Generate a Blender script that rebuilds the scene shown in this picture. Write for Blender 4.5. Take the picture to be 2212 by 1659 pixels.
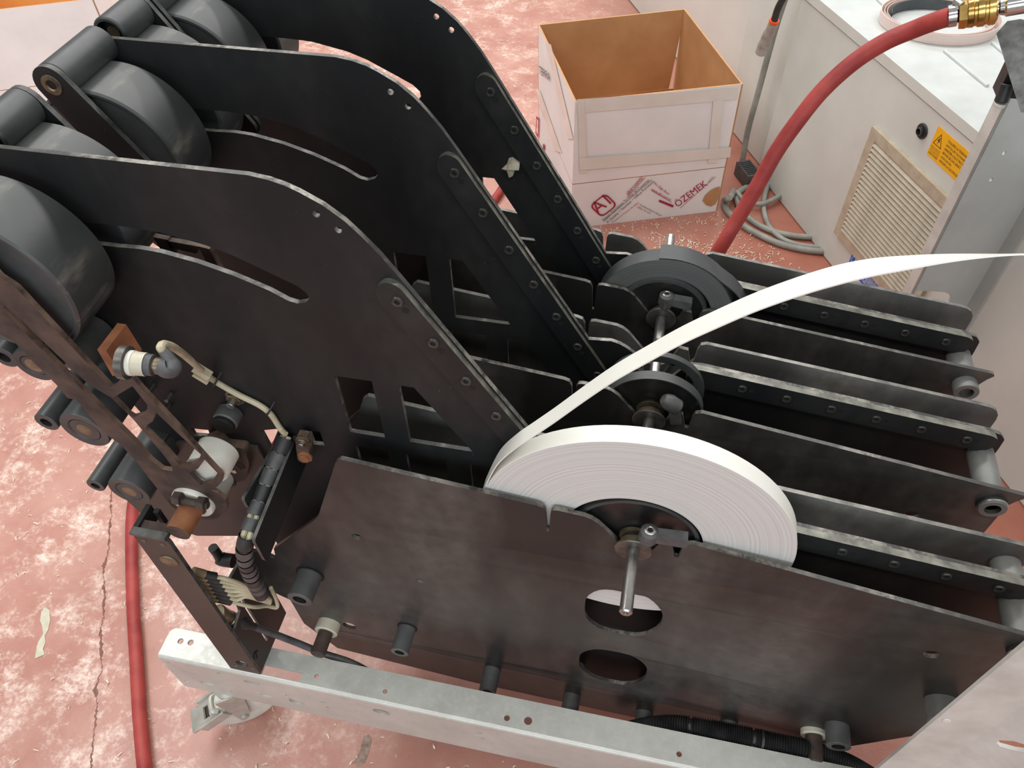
import bpy, bmesh, math, random
import numpy as np
from mathutils import Vector, Matrix, Euler
from mathutils.geometry import tessellate_polygon

random.seed(7)
rng = np.random.default_rng(7)
for o in list(bpy.data.objects):
    bpy.data.objects.remove(o)
scene = bpy.context.scene
COL = scene.collection

# ------------------------------------------------------------------ units
# geometry is measured in feeder pitches; one pitch = 0.21 m, floor at -7.1
S = 0.21
FLOOR = -7.1
def Wd(p):
    return Vector((p[0] * S, p[1] * S, (p[2] - FLOOR) * S))

# ------------------------------------------------------------------ camera
CAM = np.array([0.0, -2.36708, 0.0])
EUL = (0.715212759, 0.020662719, 0.206504661)
FPX = 1676.206
cam_data = bpy.data.cameras.new('camera')
cam = bpy.data.objects.new('camera', cam_data)
COL.objects.link(cam)
cam.location = Wd(CAM)
cam.rotation_euler = EUL
cam_data.sensor_fit = 'HORIZONTAL'
cam_data.sensor_width = 36.0
cam_data.lens = FPX / 2212 * 36.0
cam_data.clip_start = 0.02
scene.camera = cam
RM = np.array(Euler(EUL, 'XYZ').to_matrix())

def ray(m):
    return RM @ np.array([(m[0] - 1106) / FPX, -(m[1] - 829.5) / FPX, -1.0])
def atY(m, Y):
    v = ray(m); return CAM + v * ((Y - CAM[1]) / v[1])
def atZ(m, Z=FLOOR):
    v = ray(m); return CAM + v * ((Z - CAM[2]) / v[2])
def atX(m, X):
    v = ray(m); return CAM + v * ((X - CAM[0]) / v[0])
def atD(m, d):
    return CAM + ray(m) * d
def XZ(pts, Y):
    return [tuple(atY(p, Y)[[0, 2]]) for p in pts]

# ------------------------------------------------------------------ world, lights, exposure
world = bpy.data.worlds.new('workshop_air')
scene.world = world
world.use_nodes = True
world.node_tree.nodes['Background'].inputs[0].default_value = (0.985, 0.99, 1.0, 1)
world.node_tree.nodes['Background'].inputs[1].default_value = 0.52
def area(name, loc, size, energy, rot=(0, 0, 0), col=(1.0, 0.99, 0.965)):
    l = bpy.data.lights.new(name, 'AREA'); l.shape = 'RECTANGLE'
    l.size, l.size_y = size; l.energy = energy; l.color = col
    o = bpy.data.objects.new(name, l); COL.objects.link(o)
    o.location = loc; o.rotation_euler = rot
    return o
# rows of fluorescent ceiling lamps running across the hall
area('ceiling_lamp', (-2.4, 1.0, 3.8), (0.5, 4.5), 130)
area('ceiling_lamp', (0.4, 2.4, 3.8), (4.5, 0.5), 140)
area('ceiling_lamp', (-1.0, 5.2, 3.8), (5.0, 0.5), 170)
area('ceiling_lamp', (0.8, -1.4, 3.8), (4.5, 0.5), 70)
# daylight from the hall's windows behind the photographer
area('window_daylight', (0.6, -5.0, 2.6), (6.0, 2.2), 175, (math.radians(72), 0, 0), (0.80, 0.91, 1.0))
scene.view_settings.view_transform = 'Standard'
scene.view_settings.look = 'None'
scene.view_settings.gamma = 1.0
scene.view_settings.use_curve_mapping = False
scene.view_settings.exposure = -0.38

# ------------------------------------------------------------------ materials
def srgb(r, g, b):
    f = lambda c: (c / 255 / 12.92) if c / 255 <= 0.04045 else ((c / 255 + 0.055) / 1.055) ** 2.4
    return (f(r), f(g), f(b), 1)

class NT:
    def __init__(self, name):
        self.m = bpy.data.materials.new(name); self.m.use_nodes = True
        self.t = self.m.node_tree; self.n = self.t.nodes; self.l = self.t.links
        self.b = self.n['Principled BSDF']
        self.tc = self.n.new('ShaderNodeTexCoord')
    def noise(self, scale, detail=5, rough=0.6, vec=None, dist=0.0):
        x = self.n.new('ShaderNodeTexNoise'); x.inputs['Scale'].default_value = scale
        x.inputs['Detail'].default_value = detail; x.inputs['Roughness'].default_value = rough
        x.inputs['Distortion'].default_value = dist
        self.l.new(vec or self.tc.outputs['Object'], x.inputs['Vector']); return x.outputs['Fac']
    def mapping(self, scale=(1, 1, 1), rot=(0, 0, 0), loc=(0, 0, 0)):
        x = self.n.new('ShaderNodeMapping'); x.inputs['Scale'].default_value = scale
        x.inputs['Rotation'].default_value = rot; x.inputs['Location'].default_value = loc
        self.l.new(self.tc.outputs['Object'], x.inputs['Vector']); return x.outputs[0]
    def ramp(self, fac, stops):
        x = self.n.new('ShaderNodeValToRGB'); e = x.color_ramp.elements
        while len(e) < len(stops): e.new(0.5)
        for k, (p, c) in enumerate(stops):
            e[k].position = p; e[k].color = c if len(c) == 4 else (*c, 1)
        self.l.new(fac, x.inputs[0]); return x.outputs[0]
    def mix(self, fac, a, b, mode='MIX'):
        x = self.n.new('ShaderNodeMix'); x.data_type = 'RGBA'; x.blend_type = mode
        for s, v in ((x.inputs[0], fac), (x.inputs[6], a), (x.inputs[7], b)):
            if hasattr(v, 'links') or isinstance(v, bpy.types.NodeSocket): self.l.new(v, s)
            else: s.default_value = v
        return x.outputs[2]
    def math(self, op, a, b=None, c=None, clamp=False):
        x = self.n.new('ShaderNodeMath'); x.operation = op; x.use_clamp = clamp
        for i, v in enumerate((a, b, c)):
            if v is None: continue
            if isinstance(v, bpy.types.NodeSocket): self.l.new(v, x.inputs[i])
            else: x.inputs[i].default_value = v
        return x.outputs[0]
    def set(self, **k):
        for key, v in k.items():
            s = self.b.inputs[key.replace('_', ' ')]
            if isinstance(v, bpy.types.NodeSocket): self.l.new(v, s)
            else: s.default_value = v
        return self
    def bump(self, h, strength=0.2, dist=0.002):
        x = self.n.new('ShaderNodeBump'); x.inputs['Strength'].default_value = strength
        x.inputs['Distance'].default_value = dist
        self.l.new(h, x.inputs['Height']); self.l.new(x.outputs[0], self.b.inputs['Normal']); return self

G = lambda v: (v, v, v, 1)
M = {}
def simple(name, c1, c2, scale=30, rough=(0.35, 0.5), metal=0.0, bump=0.0, lo=0.35, hi=0.65, spec=0.5):
    t = NT(name); f = t.noise(scale)
    t.set(Base_Color=t.ramp(f, [(lo, c1), (hi, c2)]), Metallic=metal)
    t.set(Roughness=t.ramp(t.noise(scale * 0.6), [(0.3, G(rough[0])), (0.7, G(rough[1]))]))
    t.b.inputs['Specular IOR Level'].default_value = spec
    if bump: t.bump(t.noise(scale * 3), bump)
    M[name] = t.m; return t.m

def mk_black(name, base, dust_amt, rough, dustcol=(0.11, 0.105, 0.095, 1), spec=0.38):
    t = NT(name)
    n1 = t.noise(3.5, 6, 0.65); n2 = t.noise(42, 4, 0.6); n3 = t.noise(340, 2, 0.5)
    smear = t.noise(6, 5, 0.6, t.mapping((1, 1, 0.35), (0, 0.3, 0)))
    dust = t.math('MULTIPLY', t.ramp(smear, [(0.42, G(0)), (0.75, G(dust_amt))]), t.ramp(n2, [(0.25, G(0.3)), (0.8, G(1))]))
    c = t.mix(dust, base, dustcol)
    speck = t.ramp(n3, [(0.76, G(0)), (0.80, G(0.5))])
    c = t.mix(speck, c, (0.22, 0.21, 0.19, 1))
    t.set(Base_Color=c, Roughness=t.ramp(n1, [(0.3, G(rough[0])), (0.7, G(rough[1]))]))
    t.b.inputs['Specular IOR Level'].default_value = spec
    M[name] = t.m
mk_black('black_paint', (0.0095, 0.0105, 0.0112, 1), 0.30, (0.42, 0.56), spec=0.30)
mk_black('wall_paint', (0.017, 0.0165, 0.016, 1), 1.0, (0.26, 0.46), (0.125, 0.117, 0.105, 1), spec=0.45)
mk_black('dusty_paint', (0.065, 0.064, 0.060, 1), 1.0, (0.5, 0.7), (0.30, 0.29, 0.265, 1))
mk_black('brown_black', (0.040, 0.029, 0.025, 1), 0.7, (0.36, 0.5), (0.11, 0.085, 0.065, 1))

t = NT('worn_edge')
f = t.noise(60, 6, 0.7); g = t.noise(9, 4, 0.6)
k = t.math('MULTIPLY', t.ramp(f, [(0.40, G(0)), (0.56, G(1))]), t.ramp(g, [(0.42, G(0.05)), (0.66, G(1))]))
t.set(Base_Color=t.mix(k, (0.035, 0.034, 0.031, 1), (0.40, 0.37, 0.32, 1)), Roughness=0.42,
      Metallic=t.math('MULTIPLY', k, 0.5))
M['worn_edge'] = t.m
simple('cut_edge', (0.09, 0.088, 0.08, 1), (0.25, 0.24, 0.215, 1), 45, (0.35, 0.5), 0.35)
simple('strip_edge', (0.07, 0.07, 0.058, 1), (0.24, 0.235, 0.195, 1), 38, (0.3, 0.45), 0.3)
simple('dark_edge', (0.02, 0.02, 0.019, 1), (0.10, 0.098, 0.09, 1), 50, (0.35, 0.5))
simple('drum_rubber', (0.030, 0.033, 0.034, 1), (0.060, 0.064, 0.063, 1), 14, (0.36, 0.52))
t = NT('drum_scuffed')
f = t.noise(26, 6, 0.65, t.mapping((1, 0.25, 1))); g = t.noise(5, 4, 0.6)
k = t.math('MULTIPLY', t.ramp(f, [(0.52, G(0)), (0.64, G(1))]), t.ramp(g, [(0.44, G(0)), (0.58, G(0.8))]))
t.set(Base_Color=t.mix(k, t.ramp(g, [(0.3, (0.034, 0.037, 0.038)), (0.7, (0.070, 0.074, 0.072))]), (0.30, 0.28, 0.23, 1)), Roughness=0.42)
M['drum_scuffed'] = t.m
simple('grey_post', (0.055, 0.058, 0.058, 1), (0.105, 0.108, 0.105, 1), 20, (0.38, 0.5), 0.0)
simple('pale_post', (0.15, 0.15, 0.143, 1), (0.25, 0.25, 0.235, 1), 14, (0.4, 0.55), 0.1)
simple('steel', (0.32, 0.31, 0.29, 1), (0.55, 0.54, 0.51, 1), 40, (0.2, 0.38), 0.9)
simple('zinc_bright', (0.40, 0.385, 0.34, 1), (0.56, 0.545, 0.49, 1), 30, (0.32, 0.46), 0.45)
simple('dark_steel', (0.08, 0.075, 0.068, 1), (0.19, 0.18, 0.16, 1), 40, (0.28, 0.45), 0.7)
simple('dirty_brass', (0.10, 0.075, 0.04, 1), (0.30, 0.25, 0.17, 1), 50, (0.3, 0.5), 0.75)
simple('brass', (0.52, 0.33, 0.10, 1), (0.72, 0.50, 0.18, 1), 30, (0.16, 0.3), 1.0)
simple('rust', (0.032, 0.023, 0.020, 1), (0.095, 0.060, 0.046, 1), 26, (0.55, 0.75), 0.1, 0.25)
simple('rust_edge', (0.05, 0.033, 0.026, 1), (0.22, 0.145, 0.105, 1), 40, (0.5, 0.7), 0.1)
simple('rust_orange', (0.16, 0.052, 0.020, 1), (0.30, 0.12, 0.05, 1), 22, (0.6, 0.8), 0.0, 0.2)
simple('nylon', (0.55, 0.53, 0.45, 1), (0.74, 0.73, 0.65, 1), 12, (0.35, 0.5))
simple('old_nylon', (0.48, 0.44, 0.34, 1), (0.62, 0.58, 0.47, 1), 20, (0.4, 0.5))
simple('white_paint_and_lit_side', (0.50, 0.50, 0.455, 1), (0.66, 0.66, 0.61, 1), 16, (0.3, 0.45), 0.1)  # white frame paint; also paints light onto the column's narrow side
simple('black_plastic', (0.013, 0.013, 0.014, 1), (0.035, 0.035, 0.035, 1), 40, (0.4, 0.55))
simple('grey_plastic', (0.05, 0.05, 0.052, 1), (0.10, 0.10, 0.10, 1), 40, (0.4, 0.55))
simple('beige_cable', (0.42, 0.37, 0.24, 1), (0.58, 0.53, 0.38, 1), 30, (0.4, 0.5))
simple('beige_plug', (0.20, 0.15, 0.085, 1), (0.33, 0.26, 0.16, 1), 30, (0.45, 0.6))
simple('grey_cable', (0.24, 0.24, 0.21, 1), (0.36, 0.36, 0.32, 1), 20, (0.4, 0.55))
simple('hub_black', (0.008, 0.008, 0.009, 1), (0.022, 0.021, 0.020, 1), 30, (0.22, 0.4))
simple('spool_black', (0.018, 0.018, 0.019, 1), (0.045, 0.045, 0.045, 1), 30, (0.35, 0.5))
simple('screw_black', (0.03, 0.03, 0.03, 1), (0.09, 0.085, 0.075, 1), 90, (0.3, 0.5), 0.5)
simple('void', (0.003, 0.003, 0.003, 1), (0.006, 0.006, 0.006, 1), 20, (0.7, 0.8))
simple('strip_white', (0.78, 0.765, 0.70, 1), (0.81, 0.795, 0.73, 1), 8, (0.32, 0.4))
simple('strip_pink', (0.72, 0.56, 0.51, 1), (0.77, 0.61, 0.55, 1), 8, (0.35, 0.45))
simple('strip_dark', (0.05, 0.055, 0.06, 1), (0.08, 0.085, 0.09, 1), 20, (0.5, 0.6))
simple('cabinet_grey', (0.60, 0.60, 0.545, 1), (0.68, 0.68, 0.625, 1), 4, (0.38, 0.5))
simple('cabinet_top', (0.52, 0.54, 0.52, 1), (0.60, 0.62, 0.60, 1), 10, (0.25, 0.4))
simple('column_grey', (0.36, 0.375, 0.355, 1), (0.44, 0.455, 0.43, 1), 5, (0.3, 0.42))
simple('panel_cream', (0.64, 0.635, 0.58, 1), (0.70, 0.695, 0.64, 1), 3, (0.4, 0.5))
simple('vent_beige', (0.44, 0.37, 0.27, 1), (0.56, 0.48, 0.36, 1), 40, (0.5, 0.6))
simple('sticker_yellow', srgb(247, 178, 8), srgb(252, 186, 18), 20, (0.4, 0.5))
simple('sticker_blue', srgb(28, 96, 205), srgb(40, 108, 215), 20, (0.35, 0.45))
simple('ink_black', (0.02, 0.018, 0.018, 1), (0.04, 0.035, 0.03, 1), 20, (0.5, 0.6))
simple('ink_white', (0.8, 0.82, 0.85, 1), (0.85, 0.86, 0.88, 1), 20, (0.5, 0.6))
simple('ink_red', srgb(160, 28, 56), srgb(178, 40, 66), 60, (0.5, 0.6))
simple('ink_grey', srgb(70, 60, 66), srgb(96, 84, 90), 60, (0.5, 0.6))
simple('cardboard', srgb(182, 134, 88), srgb(198, 150, 104), 7, (0.7, 0.85))
simple('card_orange', srgb(226, 168, 96), srgb(236, 182, 112), 7, (0.7, 0.85))
simple('box_white', srgb(234, 231, 229), srgb(244, 242, 239), 5, (0.45, 0.6))
simple('tape', srgb(226, 219, 208), srgb(234, 229, 221), 9, (0.12, 0.2))
simple('orange_ring', srgb(232, 84, 36), srgb(240, 96, 46), 9, (0.4, 0.5))
simple('chrome', (0.62, 0.62, 0.62, 1), (0.75, 0.75, 0.75, 1), 20, (0.08, 0.2), 1.0)
simple('scrap_paper', (0.30, 0.26, 0.18, 1), (0.52, 0.48, 0.38, 1), 60, (0.7, 0.9))
simple('shaving', (0.72, 0.60, 0.45, 1), (0.85, 0.76, 0.62, 1), 60, (0.6, 0.8))
simple('paint_spot', srgb(188, 182, 160), srgb(206, 200, 180), 60, (0.5, 0.6))
simple('grease_spot', srgb(120, 96, 84), srgb(160, 136, 120), 90, (0.3, 0.5))

t = NT('red_hose')
f = t.noise(55, 3, 0.5, t.mapping((0.35, 0.35, 0.35)))
t.set(Base_Color=t.ramp(f, [(0.35, srgb(140, 42, 40)), (0.65, srgb(170, 64, 58))]), Roughness=0.55)
t.bump(t.noise(260, 2), 0.3, 0.001); M['red_hose'] = t.m

# galvanised cart rail: blotchy zinc paint with stains
t = NT('zinc_rail')
f = t.noise(9, 6, 0.7); g = t.noise(120, 3, 0.7); h = t.noise(14, 5, 0.6)
c = t.ramp(f, [(0.3, (0.46, 0.455, 0.41)), (0.7, (0.63, 0.625, 0.575))])
c = t.mix(t.ramp(g, [(0.5, G(0)), (0.75, G(0.35))]), c, (0.75, 0.74, 0.70, 1))
c = t.mix(t.ramp(h, [(0.70, G(0)), (0.76, G(0.6))]), c, (0.42, 0.34, 0.22, 1))
t.set(Base_Color=c, Roughness=t.ramp(g, [(0.3, G(0.28)), (0.7, G(0.45))]), Metallic=0.25); M['zinc_rail'] = t.m

# wound roll: fine concentric rings around the object's own axis (local Y)
def rings(name, c1, c2, scale, rough):
    t = NT(name)
    sep = t.n.new('ShaderNodeSeparateXYZ'); t.l.new(t.tc.outputs['Object'], sep.inputs[0])
    r = t.math('SQRT', t.math('ADD', t.math('POWER', sep.outputs[0], 2.0), t.math('POWER', sep.outputs[2], 2.0)))
    cmb = t.n.new('ShaderNodeCombineXYZ'); t.l.new(r, cmb.inputs[0])
    f = t.noise(scale, 6, 0.75, cmb.outputs[0])
    t.set(Base_Color=t.ramp(f, [(0.32, c1), (0.62, c2)]), Roughness=rough)
    t.bump(f, 0.35, 0.0015); M[name] = t.m
rings('rings_white', (0.46, 0.455, 0.43), (0.72, 0.71, 0.675), 420, 0.45)
rings('rings_black', (0.055, 0.057, 0.057), (0.15, 0.153, 0.15), 480, 0.42)

# floor: worn red-pink paint over concrete, scuffed, with a long crack
t = NT('floor_paint')
big = t.noise(0.9, 4, 0.55); mid = t.noise(5.5, 7, 0.68); fine = t.noise(34, 5, 0.7); gr = t.noise(210, 3, 0.6)
sepf = t.n.new('ShaderNodeSeparateXYZ'); t.l.new(t.tc.outputs['Object'], sepf.inputs[0])
c = t.ramp(big, [(0.32, srgb(168, 114, 100)), (0.68, srgb(184, 134, 120))])
east = t.ramp(t.math('MULTIPLY_ADD', sepf.outputs[0], 0.9, 0.35), [(0.0, G(0)), (0.7, G(0.85))])   # redder, less trodden paint by the machine
c = t.mix(east, c, t.ramp(mid, [(0.3, srgb(160, 90, 70)), (0.7, srgb(174, 108, 88))]))
c = t.mix(t.math('MULTIPLY', t.ramp(mid, [(0.42, G(0)), (0.66, G(0.5))]), t.math('SUBTRACT', 1.0, east)), c, srgb(202, 158, 144))
# heavier wear in the walkway on the left of the cart
walk = t.math('MULTIPLY', t.ramp(t.math('MULTIPLY_ADD', sepf.outputs[0], -0.9, -0.15), [(0.0, G(0)), (0.6, G(1))]),
              t.ramp(t.noise(9, 10, 0.78), [(0.49, G(0)), (0.60, G(1))]))
walk = t.math('MULTIPLY', walk, t.ramp(t.noise(75, 6, 0.75), [(0.40, G(0.12)), (0.58, G(0.9))]))
c = t.mix(walk, c, srgb(238, 216, 202))
grime = t.ramp(t.noise(2.3, 6, 0.65), [(0.58, G(0)), (0.70, G(0.55))])
c = t.mix(grime, c, srgb(158, 114, 96))
dirt = t.math('MULTIPLY', t.ramp(t.noise(6, 6, 0.7), [(0.62, G(0)), (0.72, G(0.5))]), t.ramp(fine, [(0.45, G(0)), (0.6, G(1))]))
c = t.mix(dirt, c, srgb(120, 88, 74))
# crack: wavering line x = a + b*y in floor metres
wob = t.math('ADD', t.math('MULTIPLY', t.math('SUBTRACT', t.noise(6, 3, 0.6), 0.5), 0.05), t.math('MULTIPLY', t.math('SUBTRACT', t.noise(60, 4, 0.7), 0.5), 0.018))
dx = t.math('ABSOLUTE', t.math('ADD', t.math('SUBTRACT', sepf.outputs[0], t.math('MULTIPLY_ADD', sepf.outputs[1], -0.505, -0.992)), wob))
wid = t.math('MULTIPLY_ADD', t.ramp(t.noise(24, 3, 0.6), [(0.45, G(0)), (0.62, G(1))]), 0.0030, 0.0009)
crk = t.math('LESS_THAN', dx, wid)
c = t.mix(crk, c, srgb(116, 70, 56))
t.set(Base_Color=c, Roughness=t.ramp(mid, [(0.3, G(0.24)), (0.7, G(0.46))]))
hh = t.math('SUBTRACT', t.math('MULTIPLY_ADD', gr, 0.35, fine), t.math('MULTIPLY', crk, 3.0))
t.bump(hh, 0.28, 0.002); M['floor_paint'] = t.m

# ------------------------------------------------------------------ mesh building
WORG = {}
class MB:
    """collects faces (in pitch units); build() links ONE mesh object"""
    def __init__(self):
        self.v = []; self.f = []; self.mi = []; self.mats = []
    def m(self, name):
        if name not in self.mats: self.mats.append(name)
        return self.mats.index(name)
    def add(self, vs, fs, mat):
        b = len(self.v); k = self.m(mat)
        self.v += [tuple(map(float, p)) for p in vs]
        for f in fs:
            self.f.append([b + i for i in f]); self.mi.append(k)
        return self
    def box(self, c, s, mat, R=None):
        c = np.array(c, float); h = np.array(s, float) / 2
        P = [np.array([x, y, z]) * h for x in (-1, 1) for y in (-1, 1) for z in (-1, 1)]
        if R is not None: P = [R @ p for p in P]
        P = [c + p for p in P]
        return self.add(P, [(0, 1, 3, 2), (4, 6, 7, 5), (0, 4, 5, 1), (2, 3, 7, 6), (0, 2, 6, 4), (1, 5, 7, 3)], mat)
    def lathe(self, p0, p1, prof, mat, n=32, mats=None, closed=False):
        """prof: list of (t along p0->p1 in units, radius)"""
        p0 = np.array(p0, float); d = np.array(p1, float) - p0; d /= np.linalg.norm(d)
        a = np.array([0, 0, 1.0]) if abs(d[2]) < 0.9 else np.array([1.0, 0, 0])
        e1 = np.cross(d, a); e1 /= np.linalg.norm(e1); e2 = np.cross(d, e1)
        vs = []
        for (tt, r) in prof:
            for k in range(n):
                th = 2 * math.pi * k / n
                vs.append(p0 + d * tt + (e1 * math.cos(th) + e2 * math.sin(th)) * max(r, 1e-5))
        L = len(prof)
        for j in range(L if closed else L - 1):
            j2 = (j + 1) % L
            fs = [(j * n + k, j * n + (k + 1) % n, j2 * n + (k + 1) % n, j2 * n + k) for k in range(n)]
            b = len(self.v)
            # vertices only once
            if j == 0:
                self.base = b; self.v += [tuple(map(float, p)) for p in vs]
            kk = self.m(mats[j] if mats else mat)
            for f in fs:
                self.f.append([self.base + i for i in f]); self.mi.append(kk)
        if not closed:
            kk = self.m(mats[0] if mats else mat)
            self.f.append([self.base + k for k in range(n)][::-1]); self.mi.append(kk)
            kk = self.m(mats[-1] if mats else mat)
            self.f.append([self.base + (L - 1) * n + k for k in range(n)]); self.mi.append(kk)
        return self
    def cyl(self, p0, p1, r, mat, n=28, bev=0.12, cap=None):
        L = float(np.linalg.norm(np.array(p1, float) - np.array(p0, float))); b = min(r * bev, L * 0.3)
        prof = [(0, r - b), (b, r), (L - b, r), (L, r - b)]
        return self.lathe(p0, p1, prof, mat, n, mats=[cap or mat, mat, cap or mat] if cap else None)
    def tubeend(self, p0, p1, r, ri, depth, mat, inner, n=28):
        """cylinder whose p0 end shows a recessed bore"""
        L = float(np.linalg.norm(np.array(p1, float) - np.array(p0, float)))
        return self.lathe(p0, p1, [(depth, 0.0001), (depth, ri), (0, ri), (0, r * 0.96), (r * 0.05, r), (L, r)], mat, n,
                          mats=[inner, inner, mat, mat, mat])
    def poly(self, outer, holes, o, ex, ey, n, thick, mat, edge, back=None, warp=None):
        """extruded polygon: 2D points in frame (o, ex, ey), thickness along n"""
        o, ex, ey, n = (np.array(q, float) for q in (o, ex, ey, n))
        loops = [list(outer)] + [list(h) for h in holes]
        flat = [p for l in loops for p in l]
        tris = tessellate_polygon([[Vector((p[0], p[1], 0)) for p in l] for l in loops])
        N = len(flat)
        def P(p, d):
            q = o + ex * p[0] + ey * p[1] + n * d
            return q + warp(p) if warp else q
        vs = [P(p, 0) for p in flat] + [P(p, thick) for p in flat]
        b = len(self.v); self.v += [tuple(map(float, q)) for q in vs]
        ka, kb, ke = self.m(mat), self.m(back or mat), self.m(edge)
        for tr in tris:
            self.f.append([b + i for i in tr]); self.mi.append(ka)
            self.f.append([b + N + i for i in reversed(tr)]); self.mi.append(kb)
        s = 0
        for l in loops:
            c = len(l)
            for i in range(c):
                j = (i + 1) % c
                self.f.append([b + s + i, b + s + j, b + N + s + j, b + N + s + i]); self.mi.append(ke)
            s += c
        return self
    def plate(self, outer, holes, Y, thick, mat, edge, warp=None):
        return self.poly(outer, holes, (0, Y, 0), (1, 0, 0), (0, 0, 1), (0, 1, 0), thick, mat, edge, warp=warp)
    def sweep(self, pts, r, mat, n=12, smooth=True, seg=8, cap=True, ribs=None):
        P = spline(pts, seg) if smooth else [np.array(p, float) for p in pts]
        rr = r if callable(r) else (lambda u: r)
        T = [P[min(i + 1, len(P) - 1)] - P[max(i - 1, 0)] for i in range(len(P))]
        T = [q / (np.linalg.norm(q) + 1e-12) for q in T]
        a = np.array([0, 0, 1.0]) if abs(T[0][2]) < 0.9 else np.array([1.0, 0, 0])
        e = np.cross(T[0], a); e /= np.linalg.norm(e); b = len(self.v)
        for i, p in enumerate(P):
            e = e - T[i] * (e @ T[i]); e /= np.linalg.norm(e); e2 = np.cross(T[i], e)
            R = rr(i / (len(P) - 1))
            for k in range(n):
                th = 2 * math.pi * k / n
                self.v.append(tuple(p + (e * math.cos(th) + e2 * math.sin(th)) * R))
        kk = self.m(mat)
        for i in range(len(P) - 1):
            for k in range(n):
                self.f.append([b + i * n + k, b + i * n + (k + 1) % n, b + (i + 1) * n + (k + 1) % n, b + (i + 1) * n + k]); self.mi.append(kk)
        if cap:
            self.f.append([b + k for k in range(n)][::-1]); self.mi.append(kk)
            self.f.append([b + (len(P) - 1) * n + k for k in range(n)]); self.mi.append(kk)
        return self
    def build(self, name, parent=None, origin=None, label=None, cat=None, group=None, kind=None, angle=32, mesh=None):
        vw = [Wd(p) for p in self.v]
        if origin is None:
            if parent is not None: org = WORG[parent.name]
            else:
                a = np.array([tuple(v) for v in vw]); org = Vector(((a[:, 0].min() + a[:, 0].max()) / 2, (a[:, 1].min() + a[:, 1].max()) / 2, a[:, 2].min()))
        else: org = Wd(origin)
        me = bpy.data.meshes.new(name)
        me.from_pydata([v - org for v in vw], [], self.f)
        for mm in self.mats: me.materials.append(M[mm])
        me.polygons.foreach_set('material_index', self.mi)
        bm = bmesh.new(); bm.from_mesh(me)
        bmesh.ops.recalc_face_normals(bm, faces=bm.faces); bm.to_mesh(me); bm.free()
        me.polygons.foreach_set('use_smooth', [True] * len(me.polygons))
        me.set_sharp_from_angle(angle=math.radians(angle))
        return link(name, me, org, parent, label, cat, group, kind)

def link(name, data, org, parent=None, label=None, cat=None, group=None, kind=None):
    o = bpy.data.objects.new(name, data); COL.objects.link(o)
    WORG[o.name] = org
    if parent is not None:
        o.parent = parent; o.location = org - WORG[parent.name]
    else: o.location = org
    if label: o['label'] = label
    if cat: o['category'] = cat
    if group: o['group'] = group
    if kind: o['kind'] = kind
    return o
def thing(name, label, cat, base, group=None, kind=None):
    return link(name, None, Wd(base), None, label, cat, group, kind)

def copy_at(src, parent, offset, name=None):
    """a copy that shares mesh data, shifted by an offset in pitch units"""
    o = src.copy(); COL.objects.link(o)
    org = WORG[src.name] + Vector(offset) * S
    WORG[o.name] = org
    o.parent = parent; o.location = org - WORG[parent.name]
    return o

def spline(pts, seg=8):
    P = [np.array(p, float) for p in pts]
    if len(P) < 3:
        return [P[0] + (P[-1] - P[0]) * k / seg for k in range(seg + 1)]
    Q = [2 * P[0] - P[1]] + P + [2 * P[-1] - P[-2]]; out = []
    for i in range(1, len(Q) - 2):
        a, b, c, d = Q[i - 1], Q[i], Q[i + 1], Q[i + 2]
        for k in range(seg):
            u = k / seg
            out.append(0.5 * ((2 * b) + (c - a) * u + (2 * a - 5 * b + 4 * c - d) * u * u + (-a + 3 * b - 3 * c + d) * u ** 3))
    out.append(P[-1]); return out

def rounded(poly, rad, n=5):
    """round the corners of a 2D polygon; rad: number or list per vertex"""
    out = []; N = len(poly)
    for i in range(N):
        p = np.array(poly[i], float); a = np.array(poly[i - 1], float); b = np.array(poly[(i + 1) % N], float)
        r = rad[i] if isinstance(rad, (list, tuple)) else rad
        la, lb = np.linalg.norm(a - p), np.linalg.norm(b - p)
        d = min(r, la * 0.45, lb * 0.45)
        if d < 1e-4: out.append(tuple(p)); continue
        s = p + (a - p) / la * d; e = p + (b - p) / lb * d
        for k in range(n + 1):
            u = k / n; out.append(tuple((1 - u) ** 2 * s + 2 * u * (1 - u) * p + u * u * e))
    return out
def circle2(c, r, n=20, sx=1.0):
    return [(c[0] + r * sx * math.cos(2 * math.pi * k / n), c[1] + r * math.sin(2 * math.pi * k / n)) for k in range(n)]

_fonts = {}
def text(mb_name, s, size, o, ex, ey, mat, parent, align='LEFT', lift=0.004, extr=0.002, shear=0.0, space=1.0, label=None):
    """flat printed lettering laid on a surface: o origin, ex/ey unit directions (pitch units)"""
    cu = bpy.data.curves.new('lettering', 'FONT'); cu.body = s; cu.size = size; cu.align_x = align
    cu.shear = shear; cu.space_character = space; cu.resolution_u = 3
    tmp = bpy.data.objects.new('tmp', cu); COL.objects.link(tmp)
    me0 = bpy.data.meshes.new_from_object(tmp)
    o, ex, ey = np.array(o, float), np.array(ex, float), np.array(ey, float); n = np.cross(ex, ey)
    mb = MB(); vs = [o + ex * v.co.x + ey * v.co.y + n * lift for v in me0.vertices]
    mb.add(vs, [list(p.vertices) for p in me0.polygons], mat)
    bpy.data.objects.remove(tmp); bpy.data.curves.remove(cu); bpy.data.meshes.remove(me0)
    return mb.build(mb_name, parent, label=label)

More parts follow.
